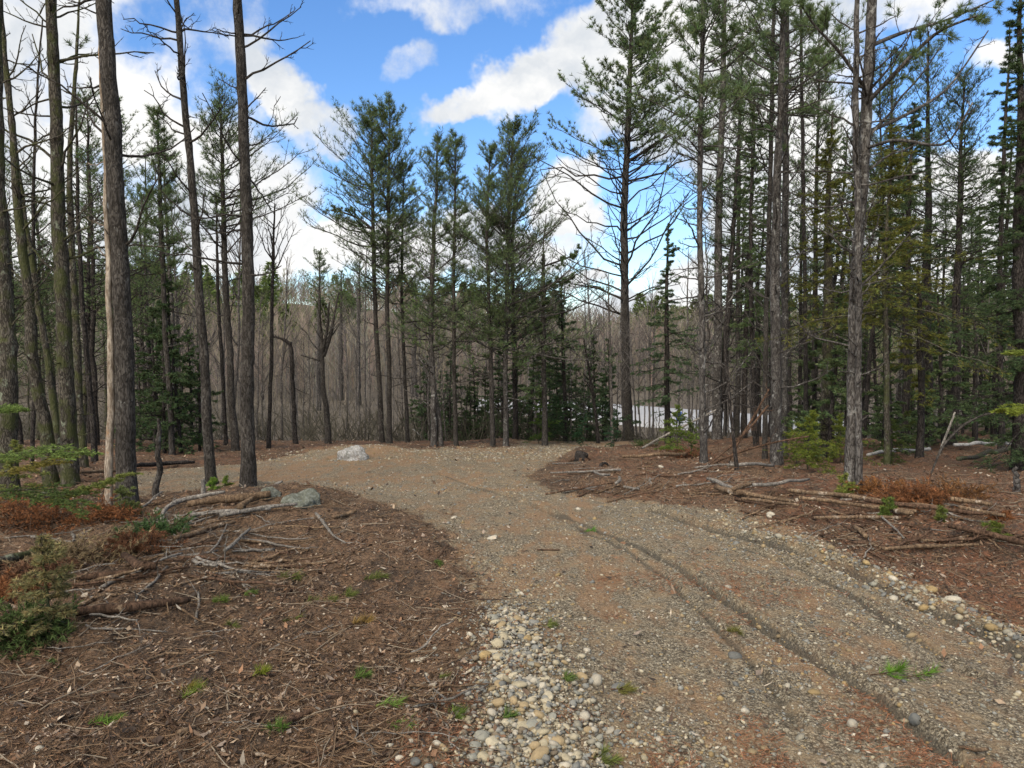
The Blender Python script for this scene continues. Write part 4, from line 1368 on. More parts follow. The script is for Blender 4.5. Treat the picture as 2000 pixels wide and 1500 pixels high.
def build_stones():
    r = np.random.default_rng(5)
    # fine gravel all over the drive
    n = 70000
    D = 2.4 * (20 / 2.4) ** r.random(n)
    px = r.uniform(150, 2200, n)
    x = (px - 1000) / F * D
    sd = gravel_sd(x, D)
    ok = r.random(n) < np.where(sd > 0, sstep(-.3, .15, sd) * (.35 + .65 * sstep(.35, .6, vn(x * 1.4, D * 1.4, 61))), .12 * sstep(-.8, 0, sd))
    x, D, sd = x[ok], D[ok], sd[ok]
    size = np.clip(r.lognormal(-5.3, .5, len(x)), .003, .022) * (.8 + .05 * D)
    mb = MB()
    big = size > .009
    stones(mb, x[big], D[big], size[big], r, 1)
    stones(mb, x[~big], D[~big], size[~big], r, 0 + 1 if False else 1)
    # windrow of small round stones between soil and drive
    m = 3800
    tt = r.random(m)
    cy = np.interp(tt, [0, .15, .45, .75, 1], [1190, 1235, 1330, 1440, 1560])
    cx = np.interp(tt, [0, .15, .45, .75, 1], [985, 995, 1010, 1060, 1060])
    wd = np.interp(tt, [0, .15, .45, .75, 1], [45, 65, 110, 150, 190])
    qx, qy = pix_ground(cx + r.normal(size=m) * wd * .6, cy + r.normal(size=m) * 14)
    sz = np.clip(r.lognormal(-4.9, .45, m), .004, .021)
    zz = ground(qx, qy) + r.random(m) * .02 * np.exp(-((r.random(m)) * 2))
    stones(mb, qx, qy, sz, r, 1, z=zz, colors=STC[r.choice([0, 1, 7, 5, 2, 9, 4, 6, 3, 2], m)])
    # scattered stones lining the right side and the crest
    m = 1500
    t2 = r.random(m)
    ax = np.interp(t2, [0, .3, .6, 1], [1400, 1600, 1800, 2100])
    ay = np.interp(t2, [0, .3, .6, 1], [1008, 1080, 1165, 1290])
    qx, qy = pix_ground(ax + r.normal(size=m) * 30, ay + r.normal(size=m) * 13)
    stones(mb, qx, qy, np.clip(r.lognormal(-4.6, .45, m), .006, .035), r, 1)
    m = 2600
    qx, qy = pix_ground(r.uniform(500, 1200, m), 905 - 35 * r.random(m) ** .7 + 0 * r.random(m))
    k = gravel_sd(qx, qy) > -.8
    stones(mb, qx[k], qy[k], np.clip(r.lognormal(-4.3, .4, m), .008, .035)[k], r, 1, colors=STC[r.choice([0, 1, 7, 4], int(k.sum()))])
    o = mb.build('gravel', STONE)
    tag(o, 'loose grey and tan gravel stones strewn over the drive', kind='stuff')
    # the big pieces are things of their own
    lead = [(1163, 1332, 26, 'smooth oval grey-white cobble right of the stone heap'), (1209, 1344, 28, 'long dark slanting cobble beside the smooth oval one'),
            (1191, 1428, 20, 'pale egg-shaped cobble below the stone heap'), (1183, 1479, 30, 'large grey-green cobble at the bottom edge'),
            (811, 1489, 24, 'tan split cobble alone on the dark soil at the bottom edge'), (1436, 1284, 24, 'dark flat cobble alone on the gravel drive'),
            (1665, 1417, 26, 'pale rounded cobble in the right wheel track'), (1788, 1408, 28, 'dark grey cobble resting against a rut'),
            (1729, 1441, 18, 'small pale cobble right of the rounded one in the wheel track'), (1590, 1353, 24, 'flat blue-grey cobble with rust needles round it'),
            (1142, 1402, 22, 'broad cream cobble at the lower right of the stone heap'), (1033, 1331, 20, 'cream cobble on the middle of the stone heap'),
            (960, 1052, 18, 'pale flat cobble alone at the upper end of the drive edge'), (886, 1012, 13, 'small white stone where soil meets the drive'),
            (1028, 1251, 24, 'mossy yellow-green cobble on top of the stone heap'), (945, 1284, 24, 'rusty brown cobble at the left side of the stone heap'),
            (1818, 1152, 26, 'yellow cobble on the right bank of the drive'), (1745, 1132, 18, 'cream cobble on the right bank above the rut'),
            (1862, 1172, 24, 'pale cobble behind the yellow cobble on the bank'), (1505, 1005, 14, 'small white stone at the edge of the right debris'),
            (822, 1290, 34, 'long whitish wedge of stone lying on the dark soil'), (75, 1468, 26, 'pale flat stone in the bottom left corner litter'),
            (1290, 912, 10, 'pale stone in the debris near the small stump')]
    for i, (px, py, w, lab) in enumerate(lead):
        p = hit(px, py)
        q = MB()
        ss = w / F * p[1] / 2 * 1.0
        stones(q, np.array([0.]), np.array([0.]), np.array([ss]), np.random.default_rng(i + 400), 3, sink=.3, z=np.array([0.]),
               colors=STC[[7 if ('pale' in lab or 'whit' in lab or 'cream' in lab) else 3 if 'dark' in lab else 8 if ('yellow' in lab or 'tan' in lab or 'rust' in lab) else 5]])
        o = q.build('cobble', STONE)
        o.location = tuple(p)
        if 'wedge' in lab:
            o.scale, o.rotation_euler = (1.1, .42, .35), (.1, .08, .25)
        tag(o, lab, 'stone', 'larger stones lying about the drive')
    # heap cobbles
    base = []
    for i in range(6):
        q = MB()
        stones(q, np.array([0.]), np.array([0.]), np.array([1.]), np.random.default_rng(i + 500), 3, z=np.array([0.]), colors=STC[[[0, 1, 2, 4, 7, 9][i]]])
        base.append(q.mesh('cobble', STONE))
    m = 190
    tt = r.random(m) ** .9
    cy = np.interp(tt, [0, .15, .45, .75, 1], [1195, 1240, 1330, 1430, 1500])
    cx = np.interp(tt, [0, .15, .45, .75, 1], [985, 992, 1000, 1040, 1060])
    wd = np.interp(tt, [0, .15, .45, .75, 1], [35, 50, 85, 120, 150])
    qx, qy = pix_ground(cx + r.normal(size=m) * wd * .6, cy)
    for i in range(m):
        o = bpy.data.objects.new('cobble', base[i % 6])
        col.objects.link(o)
        s = float(np.clip(r.lognormal(-4.05, .32), .011, .034))
        o.scale = (s * r.uniform(.8, 1.3), s * r.uniform(.8, 1.1), s * r.uniform(.7, 1.0))
        o.location = (float(qx[i]), float(qy[i]), gz(qx[i], qy[i]) + s * .12)
        o.rotation_euler = (r.uniform(-.4, .4), r.uniform(-.4, .4), r.uniform(0, 6.28))
        tag(o, 'rounded tan or grey cobble in the stone heap between dark soil and drive', 'stone', 'cobbles of the stone heap at the drive edge')


build_stones()


def boulder(name, label, px, py, wpx, hpx, color, seed, depth=1.):
    p = hit(px, py)
    s = wpx / F * p[1] / 2
    h = hpx / F * p[1]
    v, f = ico(4)
    r = np.random.default_rng(seed)
    nn = v.copy()
    d = np.ones(len(v))
    for i in range(7):
        k = nrm(r.normal(size=3))
        c_ = r.uniform(.55, .9)
        q = v @ k
        d = np.where(q > c_, np.minimum(d, c_ / np.maximum(q, .01)), d)
    for i, fr in enumerate((2.5, 6, 13)):
        k = r.normal(size=(3, 3))
        d += (.10, .045, .02)[i] * np.sin(fr * (v @ k[0])) * np.sin(fr * (v @ k[1]) + 2)
    V = nn * d[:, None] * np.array([s, s * depth, h])
    mb = MB()
    mb.add(V, tris=f, c=np.array(color))
    o = mb.build(name, BOULDER)
    o.location = tuple(p + np.array([0, 0, -h * .12]))
    o.rotation_euler = (0, 0, r.uniform(-.3, .3))
    tag(o, label, 'rock')
    return o


boulder('boulder', 'pale grey white boulder half buried in red litter left of the drive centre', 688, 898, 64, 32, (.42, .41, .385), 1, .8)
boulder('boulder', 'low lichened green-grey rock behind the branch heap', 590, 985, 96, 36, (.17, .18, .15), 2, .7)
boulder('boulder', 'small mossy rock lump under the crossed grey branch', 528, 972, 46, 28, (.16, .165, .135), 3, .8)


def stick(name, label, pts, bark_='wood', lift=.02, group=None, cat='branch', twigs=0, seed=0, k=9, hang=None, knots=True):
    """a branch lying on the ground along picture points (px, py, width[, height above ground])"""
    r = np.random.default_rng(seed + 900)
    P, R = [], []
    for q in pts:
        h = q[3] if len(q) > 3 else 0
        if h > 0 and hang:
            p = at(q[0], q[1], hang[0] + (hang[1] - hang[0]) * pts.index(q) / (len(pts) - 1))
        else:
            p = hit(q[0], q[1])
        P.append(p)
        R.append(q[2] / F * p[1] / 2)
    P, R = np.array(P), np.array(R)
    n = max(14, int(np.linalg.norm(P[-1] - P[0]) / .06))
    n = min(n, 60)
    t, ks = np.linspace(0, 1, n), np.linspace(0, 1, len(P))
    P = np.stack([np.interp(t, ks, P[:, i]) for i in range(3)], -1)
    for _ in range(3):
        P[1:-1] = (P[:-2] + 2 * P[1:-1] + P[2:]) / 4
    R = np.interp(t, ks, R)
    P[:, :2] += np.convolve(r.normal(size=n + 4), np.ones(5) / 5, 'valid')[:, None] * R.mean() * .5
    if not hang:
        g = ground(P[:, 0], P[:, 1])
        g = np.convolve(np.pad(g, 3, 'edge'), np.ones(7) / 7, 'valid')
        P[:, 2] = np.maximum(P[:, 2], g) * .3 + g * .7 + R * .55 + lift
    mb = MB()
    og = P[n // 2].copy()
    rr = R * (1 + .12 * r.normal(size=n).clip(-2, 2) * .6)
    tubes(mb, P, rr, k, cap=True, rough=.07, r=r)
    if twigs:
        L = np.linalg.norm(P[-1] - P[0])
        A, al = offshoots(P[None], twigs, .1, 1, 45, np.array([L * .22]), 5, up=.25, jit=.2, r=r)
        tubes(mb, A, taper_r(al, np.full(len(A), max(R.mean() * .35, .003)), 5, .3), 4)
        A2, al2 = offshoots(A, 3, .3, 1, 40, al * .5, 4, up=.1, jit=.2, r=r)
        tubes(mb, A2, taper_r(al2, np.full(len(A2), max(R.mean() * .18, .002)), 4, .4), 3)
    o = mb.build(name, BARK[bark_], origin=og)
    tag(o, label, cat, group)
    return o


def build_stump():
    p = hit(1134, 901)
    r = np.random.default_rng(31)
    e = empty('stump', p)
    tag(e, 'small dark weathered stump piece on the point of the right bank', 'stump')
    mb = MB()
    Q = np.array([[-.02, 0, -.06], [0, 0, .02], [.01, .01, .08], [.02, .01, .13], [.03, .02, .165]])
    tubes(mb, Q, np.array([.15, .135, .115, .112, .10]), 16, cap=True, rough=.09, r=r)
    mb.build('stub', BARK['dark'], e)
    rt = MB()
    for a in (.3, 1.9, 3.3, 4.6, 5.5):
        d = np.array([math.cos(a), math.sin(a), 0])
        tubes(rt, np.array([d * .06 + [0, 0, .06], d * .15 + [0, 0, .03], d * .24 + [0, 0, -.01]]), np.array([.04, .03, .012]), 7, rough=.1, r=r)
    rt.build('roots', BARK['brownwood'], e)


def build_sticks():
    S = stick
    # heap at the left
    S('log', 'thickest peeled tan log at the back of the left branch heap', [(366, 1003, 12), (420, 992, 15), (480, 985, 15), (528, 978, 13)], 'wood', .05, seed=1, cat='log')
    S('branch', 'long grey branch bending down to the left end of the branch heap', [(316, 1040, 7), (318, 1012, 8), (345, 990, 9), (400, 978, 8), (440, 972, 6)], 'greywood', .05, seed=2, twigs=3)
    S('branch', 'grey branch lying lengthwise through the middle of the branch heap', [(372, 1015, 8), (430, 1010, 9), (480, 1008, 8), (528, 1003, 6)], 'greywood', .04, seed=3, twigs=2)
    S('branch', 'pale branch pointing right out of the branch heap', [(430, 1020, 10), (490, 1008, 9), (540, 1000, 8), (580, 996, 5)], 'greywood', .05, seed=4)
    S('branch', 'split tan stub rising steeply in the branch heap', [(468, 1010, 15, .0), (480, 1000, 12), (494, 988, 8)], 'wood', .07, seed=5)
    S('branch', 'grey crooked stick leaning up against the green-grey rock', [(512, 978, 6, .01), (524, 960, 6, .2), (538, 946, 7, .3), (552, 939, 4, .4)], 'greywood', 0, hang=(8.0, 8.1), seed=6)
    S('branch', 'dark stick standing up behind the green-grey rock', [(598, 940, 4, .1), (610, 952, 6, .1), (622, 975, 5, .1)], 'brownwood', 0, hang=(7.9, 7.8), seed=7)
    S('branch', 'curved root arching over the right end of the green-grey rock', [(575, 953, 4, .1), (598, 960, 5, .1), (620, 980, 7, .1), (634, 1004, 5, .01)], 'greywood', 0, hang=(7.75, 7.4), seed=8)
    S('branch', 'orange tan rotten log slanting below the branch heap', [(340, 1062, 8), (380, 1050, 11), (420, 1040, 11), (460, 1028, 6)], 'wood', .03, seed=9, cat='log')
    S('branch', 'pale straight stick slanting on the litter under the branch heap', [(440, 1086, 7), (462, 1066, 7), (490, 1043, 5)], 'greywood', .04, seed=10)
    S('branch', 'thin white forked twig touching the pale straight stick', [(410, 1090, 4), (428, 1070, 4), (436, 1052, 3), (444, 1036, 2)], 'greywood', .04, seed=11, twigs=2)
    S('branch', 'small upright stub left of the branch heap', [(400, 978, 11, .1), (398, 956, 9, .2), (397, 936, 7, .3)], 'greywood', 0, hang=(8.2, 8.2), seed=12)
    S('log', 'mossy brown log with broken orange bark at the left by the golden hemlock', [(155, 1210, 16), (200, 1205, 20), (245, 1203, 19), (300, 1193, 18), (370, 1187, 12)], 'brownwood', .03, seed=13, cat='log', k=12)
    S('branch', 'pointed tan stick poking up left in the litter', [(222, 1056, 6, .1), (240, 1074, 8, .1), (262, 1096, 8, .01)], 'wood', 0, hang=(5.9, 5.6), seed=14)
    S('branch', 'dark rotten root piece among the left litter', [(240, 1104, 14), (268, 1128, 18), (310, 1122, 14)], 'brownwood', .05, seed=15, twigs=5)
    S('log', 'long brown half-buried log left of the dark root piece', [(150, 1140, 12), (200, 1136, 14), (250, 1128, 12)], 'brownwood', .03, seed=16, cat='log')
    S('log', 'dark log coming in from the left picture edge', [(-30, 1125, 20), (30, 1108, 19), (90, 1086, 13), (115, 1075, 8)], 'moss', .05, seed=17, cat='log')
    S('branch', 'bent brown twig lying in the lower left litter', [(262, 1316, 4), (290, 1298, 6), (325, 1283, 6), (362, 1283, 4)], 'wood', .02, seed=18)
    S('branch', 'slim curved twig arching on the soil near green sprigs', [(500, 1267, 4), (560, 1252, 4), (600, 1230, 3), (610, 1203, 2)], 'wood', .02, seed=19)
    S('branch', 'short broken brown stick at the bottom of the dark soil', [(553, 1428, 14), (580, 1412, 13), (605, 1400, 8)], 'brownwood', .02, seed=20)
    S('branch', 'tan chip of broken wood left of the short brown stick', [(345, 1447, 10), (362, 1440, 12), (382, 1432, 8)], 'wood', .02, seed=21)
    S('branch', 'short rotten tan stick where soil meets the drive, below the green-grey rock', [(652, 1015, 6), (675, 1010, 9), (696, 1003, 7)], 'wood', .02, seed=22)
    S('branch', 'forked white root trailing right of the branch heap', [(618, 1012, 6), (634, 1034, 6), (650, 1052, 4), (676, 1068, 3)], 'greywood', .03, seed=23, twigs=3)
    S('branch', 'thin dark stick lying straight on the gravel drive', [(1048, 1076, 3), (1070, 1076, 3), (1093, 1076, 3)], 'brownwood', .005, seed=24)
    S('branch', 'thin brown stick pointing up at the soil edge beside the drive', [(858, 1094, 4), (868, 1080, 4), (876, 1072, 3)], 'brownwood', .03, seed=25, twigs=2)
    S('branch', 'long thin twig on the bottom left soil', [(560, 1500, 4), (620, 1490, 5), (680, 1462, 5)], 'brownwood', .02, seed=26, twigs=2)
    S('branch', 'curled dark root on the soil left of the stone heap', [(830, 1335, 3), (850, 1362, 4), (885, 1385, 5), (905, 1395, 3)], 'greywood', .02, seed=27)
    S('branch', 'orange splinter on the gravel at the bottom right', [(1872, 1467, 6), (1900, 1472, 8), (1930, 1470, 6)], 'wood', .01, seed=28)
    # right bank
    build_stump()
    S('branch', 'upright curled dark root behind the small stump piece', [(1172, 916, 7, .1), (1174, 905, 6, .1), (1186, 904, 5, .1), (1190, 918, 6, .1)], 'dark', 0, hang=(11.3, 11.4), seed=31)
    S('branch', 'white grey stick lying behind the pale stone on the right bank', [(1075, 928, 3), (1110, 925, 4), (1150, 926, 4), (1212, 924, 5)], 'greywood', .03, seed=32)
    S('branch', 'short pale stick crossing the white grey stick', [(1160, 928, 4), (1175, 934, 5), (1190, 936, 5)], 'greywood', .05, seed=33)
    S('branch', 'curved white stub standing in the debris of the right bank', [(1204, 960, 7), (1212, 952, 6), (1210, 944, 5)], 'greywood', .08, seed=34)
    S('branch', 'short grey stick at the foot of the right bank debris', [(1218, 956, 5), (1232, 960, 5), (1247, 961, 4)], 'greywood', .03, seed=35)
    S('log', 'peeled tan pole ending in a kinked dead branch at the back of the right bank', [(1215, 904, 5), (1280, 901, 7), (1335, 899, 7), (1350, 892, 7), (1375, 880, 5)], 'wood', .08, seed=36, cat='log')
    S('log', 'short grey log piece on red litter in front of the slim lichened pine', [(1382, 945, 6), (1405, 953, 8), (1430, 962, 8)], 'greywood', .05, seed=37, cat='log')
    S('log', 'long tan pole starting the stack of poles right of the bank', [(1400, 964, 11), (1436, 973, 12), (1480, 980, 9), (1550, 988, 6)], 'wood', .05, seed=38, cat='log')
    S('log', 'short tan pole leaning on the start of the pole stack', [(1432, 975, 9), (1448, 968, 9), (1468, 962, 7)], 'wood', .09, seed=39, cat='log')
    S('log', 'front thin pole of the stack', [(1448, 984, 6), (1500, 991, 7), (1560, 995, 5)], 'wood', .04, seed=40, cat='log')
    S('log', 'grey pole across the top of the stack pointing up right', [(1470, 970, 7), (1530, 966, 7), (1580, 956, 5)], 'greywood', .12, seed=41, cat='log')
    S('log', 'longest brown pole running under the near forked pair', [(1540, 972, 8), (1620, 982, 9), (1700, 994, 10), (1760, 1004, 10), (1830, 1012, 8)], 'wood', .08, seed=42, cat='log')
    S('log', 'second long pole below the longest brown pole', [(1560, 984, 7), (1640, 994, 8), (1720, 1004, 8), (1790, 1010, 7)], 'wood', .05, seed=43, cat='log')
    S('log', 'dark pole continuing right past the forked pair', [(1690, 998, 8), (1780, 1008, 10), (1860, 1018, 9), (1920, 1024, 6)], 'brownwood', .09, seed=44, cat='log')
    S('log', 'orange-ended pole near the right edge above the moss tufts', [(1856, 994, 9), (1900, 1000, 10), (1936, 1008, 8)], 'wood', .09, seed=45, cat='log')
    S('log', 'second orange-ended pole just below the first at the right', [(1872, 1004, 8), (1920, 1014, 9), (1960, 1022, 7)], 'wood', .06, seed=46, cat='log')
    S('log', 'short tan pole in front of the dark pole', [(1748, 1012, 9), (1770, 1016, 10), (1784, 1020, 8)], 'wood', .06, seed=47, cat='log')
    S('log', 'long flat weathered slab below the pole stack', [(1590, 1022, 6), (1680, 1022, 8), (1760, 1022, 7)], 'wood', .04, seed=48, cat='log')
    S('log', 'dark brown log slanting to the right edge', [(1852, 1044, 9), (1900, 1056, 11), (1950, 1066, 12), (2020, 1084, 12)], 'brownwood', .06, seed=49, cat='log', twigs=3)
    S('log', 'tan stick lying level left of the slanting dark brown log', [(1725, 1084, 6), (1800, 1080, 8), (1860, 1080, 7), (1910, 1076, 5)], 'wood', .04, seed=50, cat='log')
    S('log', 'short fat stub lying at the drive edge below the poles', [(1668, 1040, 8), (1682, 1050, 10), (1694, 1062, 9)], 'wood', .04, seed=51, cat='log')
    S('branch', 'thin grey twig falling forward below the flat slab', [(1720, 1018, 4), (1745, 1042, 4), (1765, 1064, 3)], 'greywood', .04, seed=52)
    S('branch', 'short upright grey stub in front of the slanting dark brown log', [(1954, 1088, 5, .1), (1952, 1068, 5, .1), (1952, 1048, 4, .1)], 'greywood', 0, hang=(6.3, 6.3), seed=53)
    S('log', 'grey dead pole lying level under the slim curved sapling', [(1420, 918, 5), (1460, 919, 7), (1510, 921, 6)], 'greywood', .06, seed=54, cat='log')
    # leaning dead limbs and the fallen birch
    S('branch', 'long dead limb leaning from the bank up to the lacy hemlock', [(1255, 875, 5, .1), (1300, 850, 5, .1), (1350, 825, 4, .1), (1400, 800, 3, .1)], 'greywood', 0, hang=(13.6, 13.2), seed=60, twigs=6)
    S('branch', 'thick dead limb leaning up right toward the narrow stem', [(1378, 912, 4, .1), (1430, 870, 5, .1), (1470, 830, 5, .1), (1500, 792, 4, .1)], 'brownwood', 0, hang=(10.6, 10.9), seed=61, twigs=8)
    S('branch', 'second dead limb crossing under the thick leaning one', [(1385, 908, 4, .1), (1450, 880, 5, .1), (1520, 862, 3, .1), (1580, 852, 3, .1)], 'brownwood', 0, hang=(10.8, 10.4), seed=62, twigs=8)
    S('branch', 'steep dead limb rising behind the curved sapling', [(1420, 905, 5, .1), (1450, 850, 5, .1), (1480, 800, 4, .1), (1502, 760, 3, .1)], 'brownwood', 0, hang=(11.6, 11.9), seed=63, twigs=8)
    S('birch_log', 'white fallen birch log lying level in the right wood', [(1694, 900, 6), (1740, 893, 8), (1800, 890, 7), (1815, 888, 7)], 'birch', .10, seed=64, cat='log')
    S('birch_log', 'farther piece of fallen birch between dark trunks', [(1862, 884, 6), (1900, 882, 7), (1950, 880, 7), (2010, 872, 6)], 'birch', .14, seed=65, cat='log')
    S('branch', 'long pale limb arching up right over the fallen birch', [(1816, 932, 3, .1), (1840, 870, 5, .1), (1880, 830, 5, .1), (1920, 810, 4, .1), (1970, 802, 3, .1)], 'pine', 0, hang=(9.3, 9.6), seed=66, twigs=7)
    S('branch', 'thin pale limb rising from the arching limb', [(1838, 874, 4, .1), (1850, 845, 4, .1), (1865, 805, 3, .1)], 'greywood', 0, hang=(9.4, 9.4), seed=67, twigs=3)
    S('log', 'mossy dark log lying behind the fallen birch at the right edge', [(1870, 912, 8), (1920, 902, 9), (1960, 893, 9), (2020, 880, 9)], 'moss', .12, seed=68, cat='log')
    S('branch', 'white dead twig hanging across the valley thicket left of the ridge pines', [(820, 850, 2, .1), (812, 842, 2, .1), (806, 838, 2, .1)], 'birch', 0, hang=(22, 22), seed=69)
    # fallen sticks of the left wood edge
    S('log', 'dark fallen log at the wood edge beyond the left gravel', [(262, 918, 8), (320, 914, 9), (380, 912, 6)], 'dark', .06, seed=70, cat='log')
    S('log', 'pale fallen pole behind the thickest left pine', [(155, 932, 5), (190, 929, 7), (232, 928, 6)], 'wood', .06, seed=71, cat='log')
    # anonymous sticks
    r = np.random.default_rng(12)
    anon = [
        ('thin broken stick in the litter of the left soil', 'sticks in the left litter', [(60, 640), (1010, 1180)], 46, ('wood', 'greywood', 'brownwood')),
        ('thin broken stick in the red debris of the right bank', 'sticks in the right bank debris', [(1080, 1500), (905, 975)], 44, ('greywood', 'wood', 'brownwood')),
        ('thin broken stick on the dark forest floor at the right', 'sticks at the right forest floor', [(1480, 1990), (950, 1080)], 44, ('wood', 'brownwood', 'brownwood')),
        ('small twig lying on the dark soil of the lower left', 'twigs on the lower left soil', [(60, 880), (1150, 1490)], 40, ('wood', 'brownwood', 'greywood')),
    ]
    anon.append(('splintered stick lying among the poles of the right bank', 'splintered sticks by the right poles', [(1380, 1960), (955, 1075)], 40, ('wood', 'greywood', 'brownwood')))
    anon.append(('broken stick tangled in the branch heap before the mossy rock', 'sticks of the left branch heap', [(250, 600), (975, 1130)], 52, ('greywood', 'wood', 'greywood')))
    for lab, grp, ((a, b), (c, d)), n, mats in anon:
        for i in range(n):
            px, py = r.uniform(a, b), r.uniform(c, d)
            if 'left litter' in grp and py < 1030 and px > 420:
                px -= 250
            p = hit(px, py)
            if gravel_sd(np.array([p[0]]), np.array([p[1]]))[0] > .0:
                continue
            an = r.normal() * .9
            L = r.uniform(.25, .85) * (.6 if 'twig' in lab else 1)
            m = 9
            t = np.linspace(-.5, .5, m)
            x = p[0] + np.cos(an) * t * L + np.cumsum(r.normal(size=m)) * .012
            y = p[1] + np.sin(an) * t * L + np.cumsum(r.normal(size=m)) * .012
            z = ground(x, y)
            z = np.linspace(z[0], z[-1], m) * .5 + z * .5 + .012 + np.maximum(0, r.normal() * .05) * (t + .5)
            rad = r.uniform(.004, .016) * (.5 if 'twig' in lab else 1)
            mb = MB()
            P = np.stack([x, y, z], -1)
            tubes(mb, P, np.linspace(rad, rad * .5, m), 6, cap=True, rough=.08, r=r)
            A, al = offshoots(P[None], 3, .2, 1, 45, np.array([L * .3]), 4, up=.2, jit=.2, r=r)
            tubes(mb, A, taper_r(al, np.full(3, rad * .4), 4, .4), 4)
            o = mb.build('branch', BARK[mats[i % 3]], origin=p)
            tag(o, lab, 'branch', grp)


build_sticks()


def build_litter():
    r = np.random.default_rng(9)
    mb = MB()
    n = 190000
    D = 2.4 * (22 / 2.4) ** r.random(n)
    px = r.uniform(-150, 2150, n)
    x = (px - 1000) / F * D
    sd = gravel_sd(x, D)
    keep = r.random(n) < np.where(sd < 0, .35 + .65 * sstep(.40, .64, .6 * vn(x * 1.6, D * 1.6, 71) + .4 * vn(x * 6, D * 6, 73)), .05 + .5 * np.exp(-sd / .22))
    x, D = x[keep], D[keep]
    n = len(x)
    z = ground(x, D) + .004
    # leaf and bark chips: bent quads
    L = np.clip(r.lognormal(-4.85, .48, n), .004, .026) * (.8 + .07 * D)
    w = L * r.uniform(.12, .7, n)
    a = r.uniform(0, 6.283, n)
    tl, tr_ = r.normal(size=n) * .35, r.normal(size=n) * .35
    ex = np.stack([np.cos(a), np.sin(a), tl], -1) * L[:, None]
    ey = np.stack([-np.sin(a), np.cos(a), tr_], -1) * w[:, None]
    c0 = np.stack([x, D, z + np.abs(tl) * L + np.abs(tr_) * w], -1)
    up = np.array([0, 0, 1.]) * (L * r.uniform(0, .35, n))[:, None]
    V = np.stack([c0 - ex + up, c0 - ey * .9, c0 + ex * .9 + up * .6, c0 + ey], 1)
    pal = np.array([(.20, .14, .09), (.34, .25, .165), (.12, .075, .046), (.18, .10, .055), (.42, .35, .26), (.065, .042, .028), (.22, .12, .065), (.06, .042, .03), (.14, .09, .055), (.26, .20, .15), (.24, .16, .10), (.045, .032, .023), (.05, .035, .024), (.08, .055, .036)])
    c = pal[r.integers(0, len(pal), n)] * r.uniform(.6, 1.15, (n, 1))
    idx = np.arange(n * 4).reshape(n, 4)
    mb.add(V.reshape(-1, 3), tris=np.concatenate([idx[:, [0, 1, 3]], idx[:, [1, 2, 3]]]), c=np.repeat(c, 4, 0))
    o = mb.build('leaf_litter', LITTER, smooth=False)
    tag(o, 'dead leaves, bark chips and wood scraps covering the soil', kind='stuff')
    # fallen needles and fine twigs
    mb = MB()
    n = 120000
    D = 2.4 * (16 / 2.4) ** r.random(n)
    px = r.uniform(-100, 2100, n)
    x = (px - 1000) / F * D
    sd = gravel_sd(x, D)
    patch = vn(x * 1.3, D * .8, 81) * .6 + vn(x * 5, D * 4, 83) * .4
    keep = r.random(n) < np.where(sd < .05, .7, .85 * sstep(.57, .78, patch))
    x, D = x[keep], D[keep]
    n = len(x)
    z = ground(x, D) + .006
    a = r.uniform(0, 3.1416, n)
    d = np.stack([np.cos(a), np.sin(a), r.normal(size=n) * .15], -1)
    blades(mb, np.stack([x, D, z], -1), d, r.uniform(.03, .08, n), .0028, 2, .5, np.where((x > .28 * D - 1.2)[:, None], np.array([[.22, .100, .050]]), np.array([[.165, .098, .053]])), r, .35, .5)
    o = mb.build('fallen_needles', LITTER, smooth=False)
    tag(o, 'rust coloured pine needles drifted over soil and gravel', kind='stuff')
    mb = MB()
    n = 6500
    D = 2.5 * (20 / 2.5) ** r.random(n)
    px = r.uniform(-100, 2100, n)
    x = (px - 1000) / F * D
    sd = gravel_sd(x, D)
    k = sd < -.02
    x, D = x[k], D[k]
    n = len(x)
    a = r.uniform(0, 6.283, n)
    L = r.uniform(.06, .32, n)
    t = np.linspace(0, 1, 5)
    X_ = x[:, None] + np.cos(a)[:, None] * L[:, None] * t + np.cumsum(r.normal(size=(n, 5)), 1) * .008
    Y_ = D[:, None] + np.sin(a)[:, None] * L[:, None] * t + np.cumsum(r.normal(size=(n, 5)), 1) * .008
    Z_ = ground(X_, Y_)
    Z_ = Z_ * .6 + Z_.mean(1, keepdims=True) * .4 + .008 + np.abs(r.normal(size=(n, 1))) * .02 * t
    pal = np.array([(.13, .088, .055), (.23, .185, .13), (.07, .045, .03), (.18, .12, .07)])
    tubes(mb, np.stack([X_, Y_, Z_], -1), (r.uniform(.0014, .0045, n) * (.8 + .05 * D))[:, None] * np.linspace(1, .5, 5), 4, c=pal[r.integers(0, 4, n)])
    o = mb.build('twig_litter', TWIGM)
    tag(o, 'fine broken twigs scattered over the forest floor', kind='stuff')


build_litter()


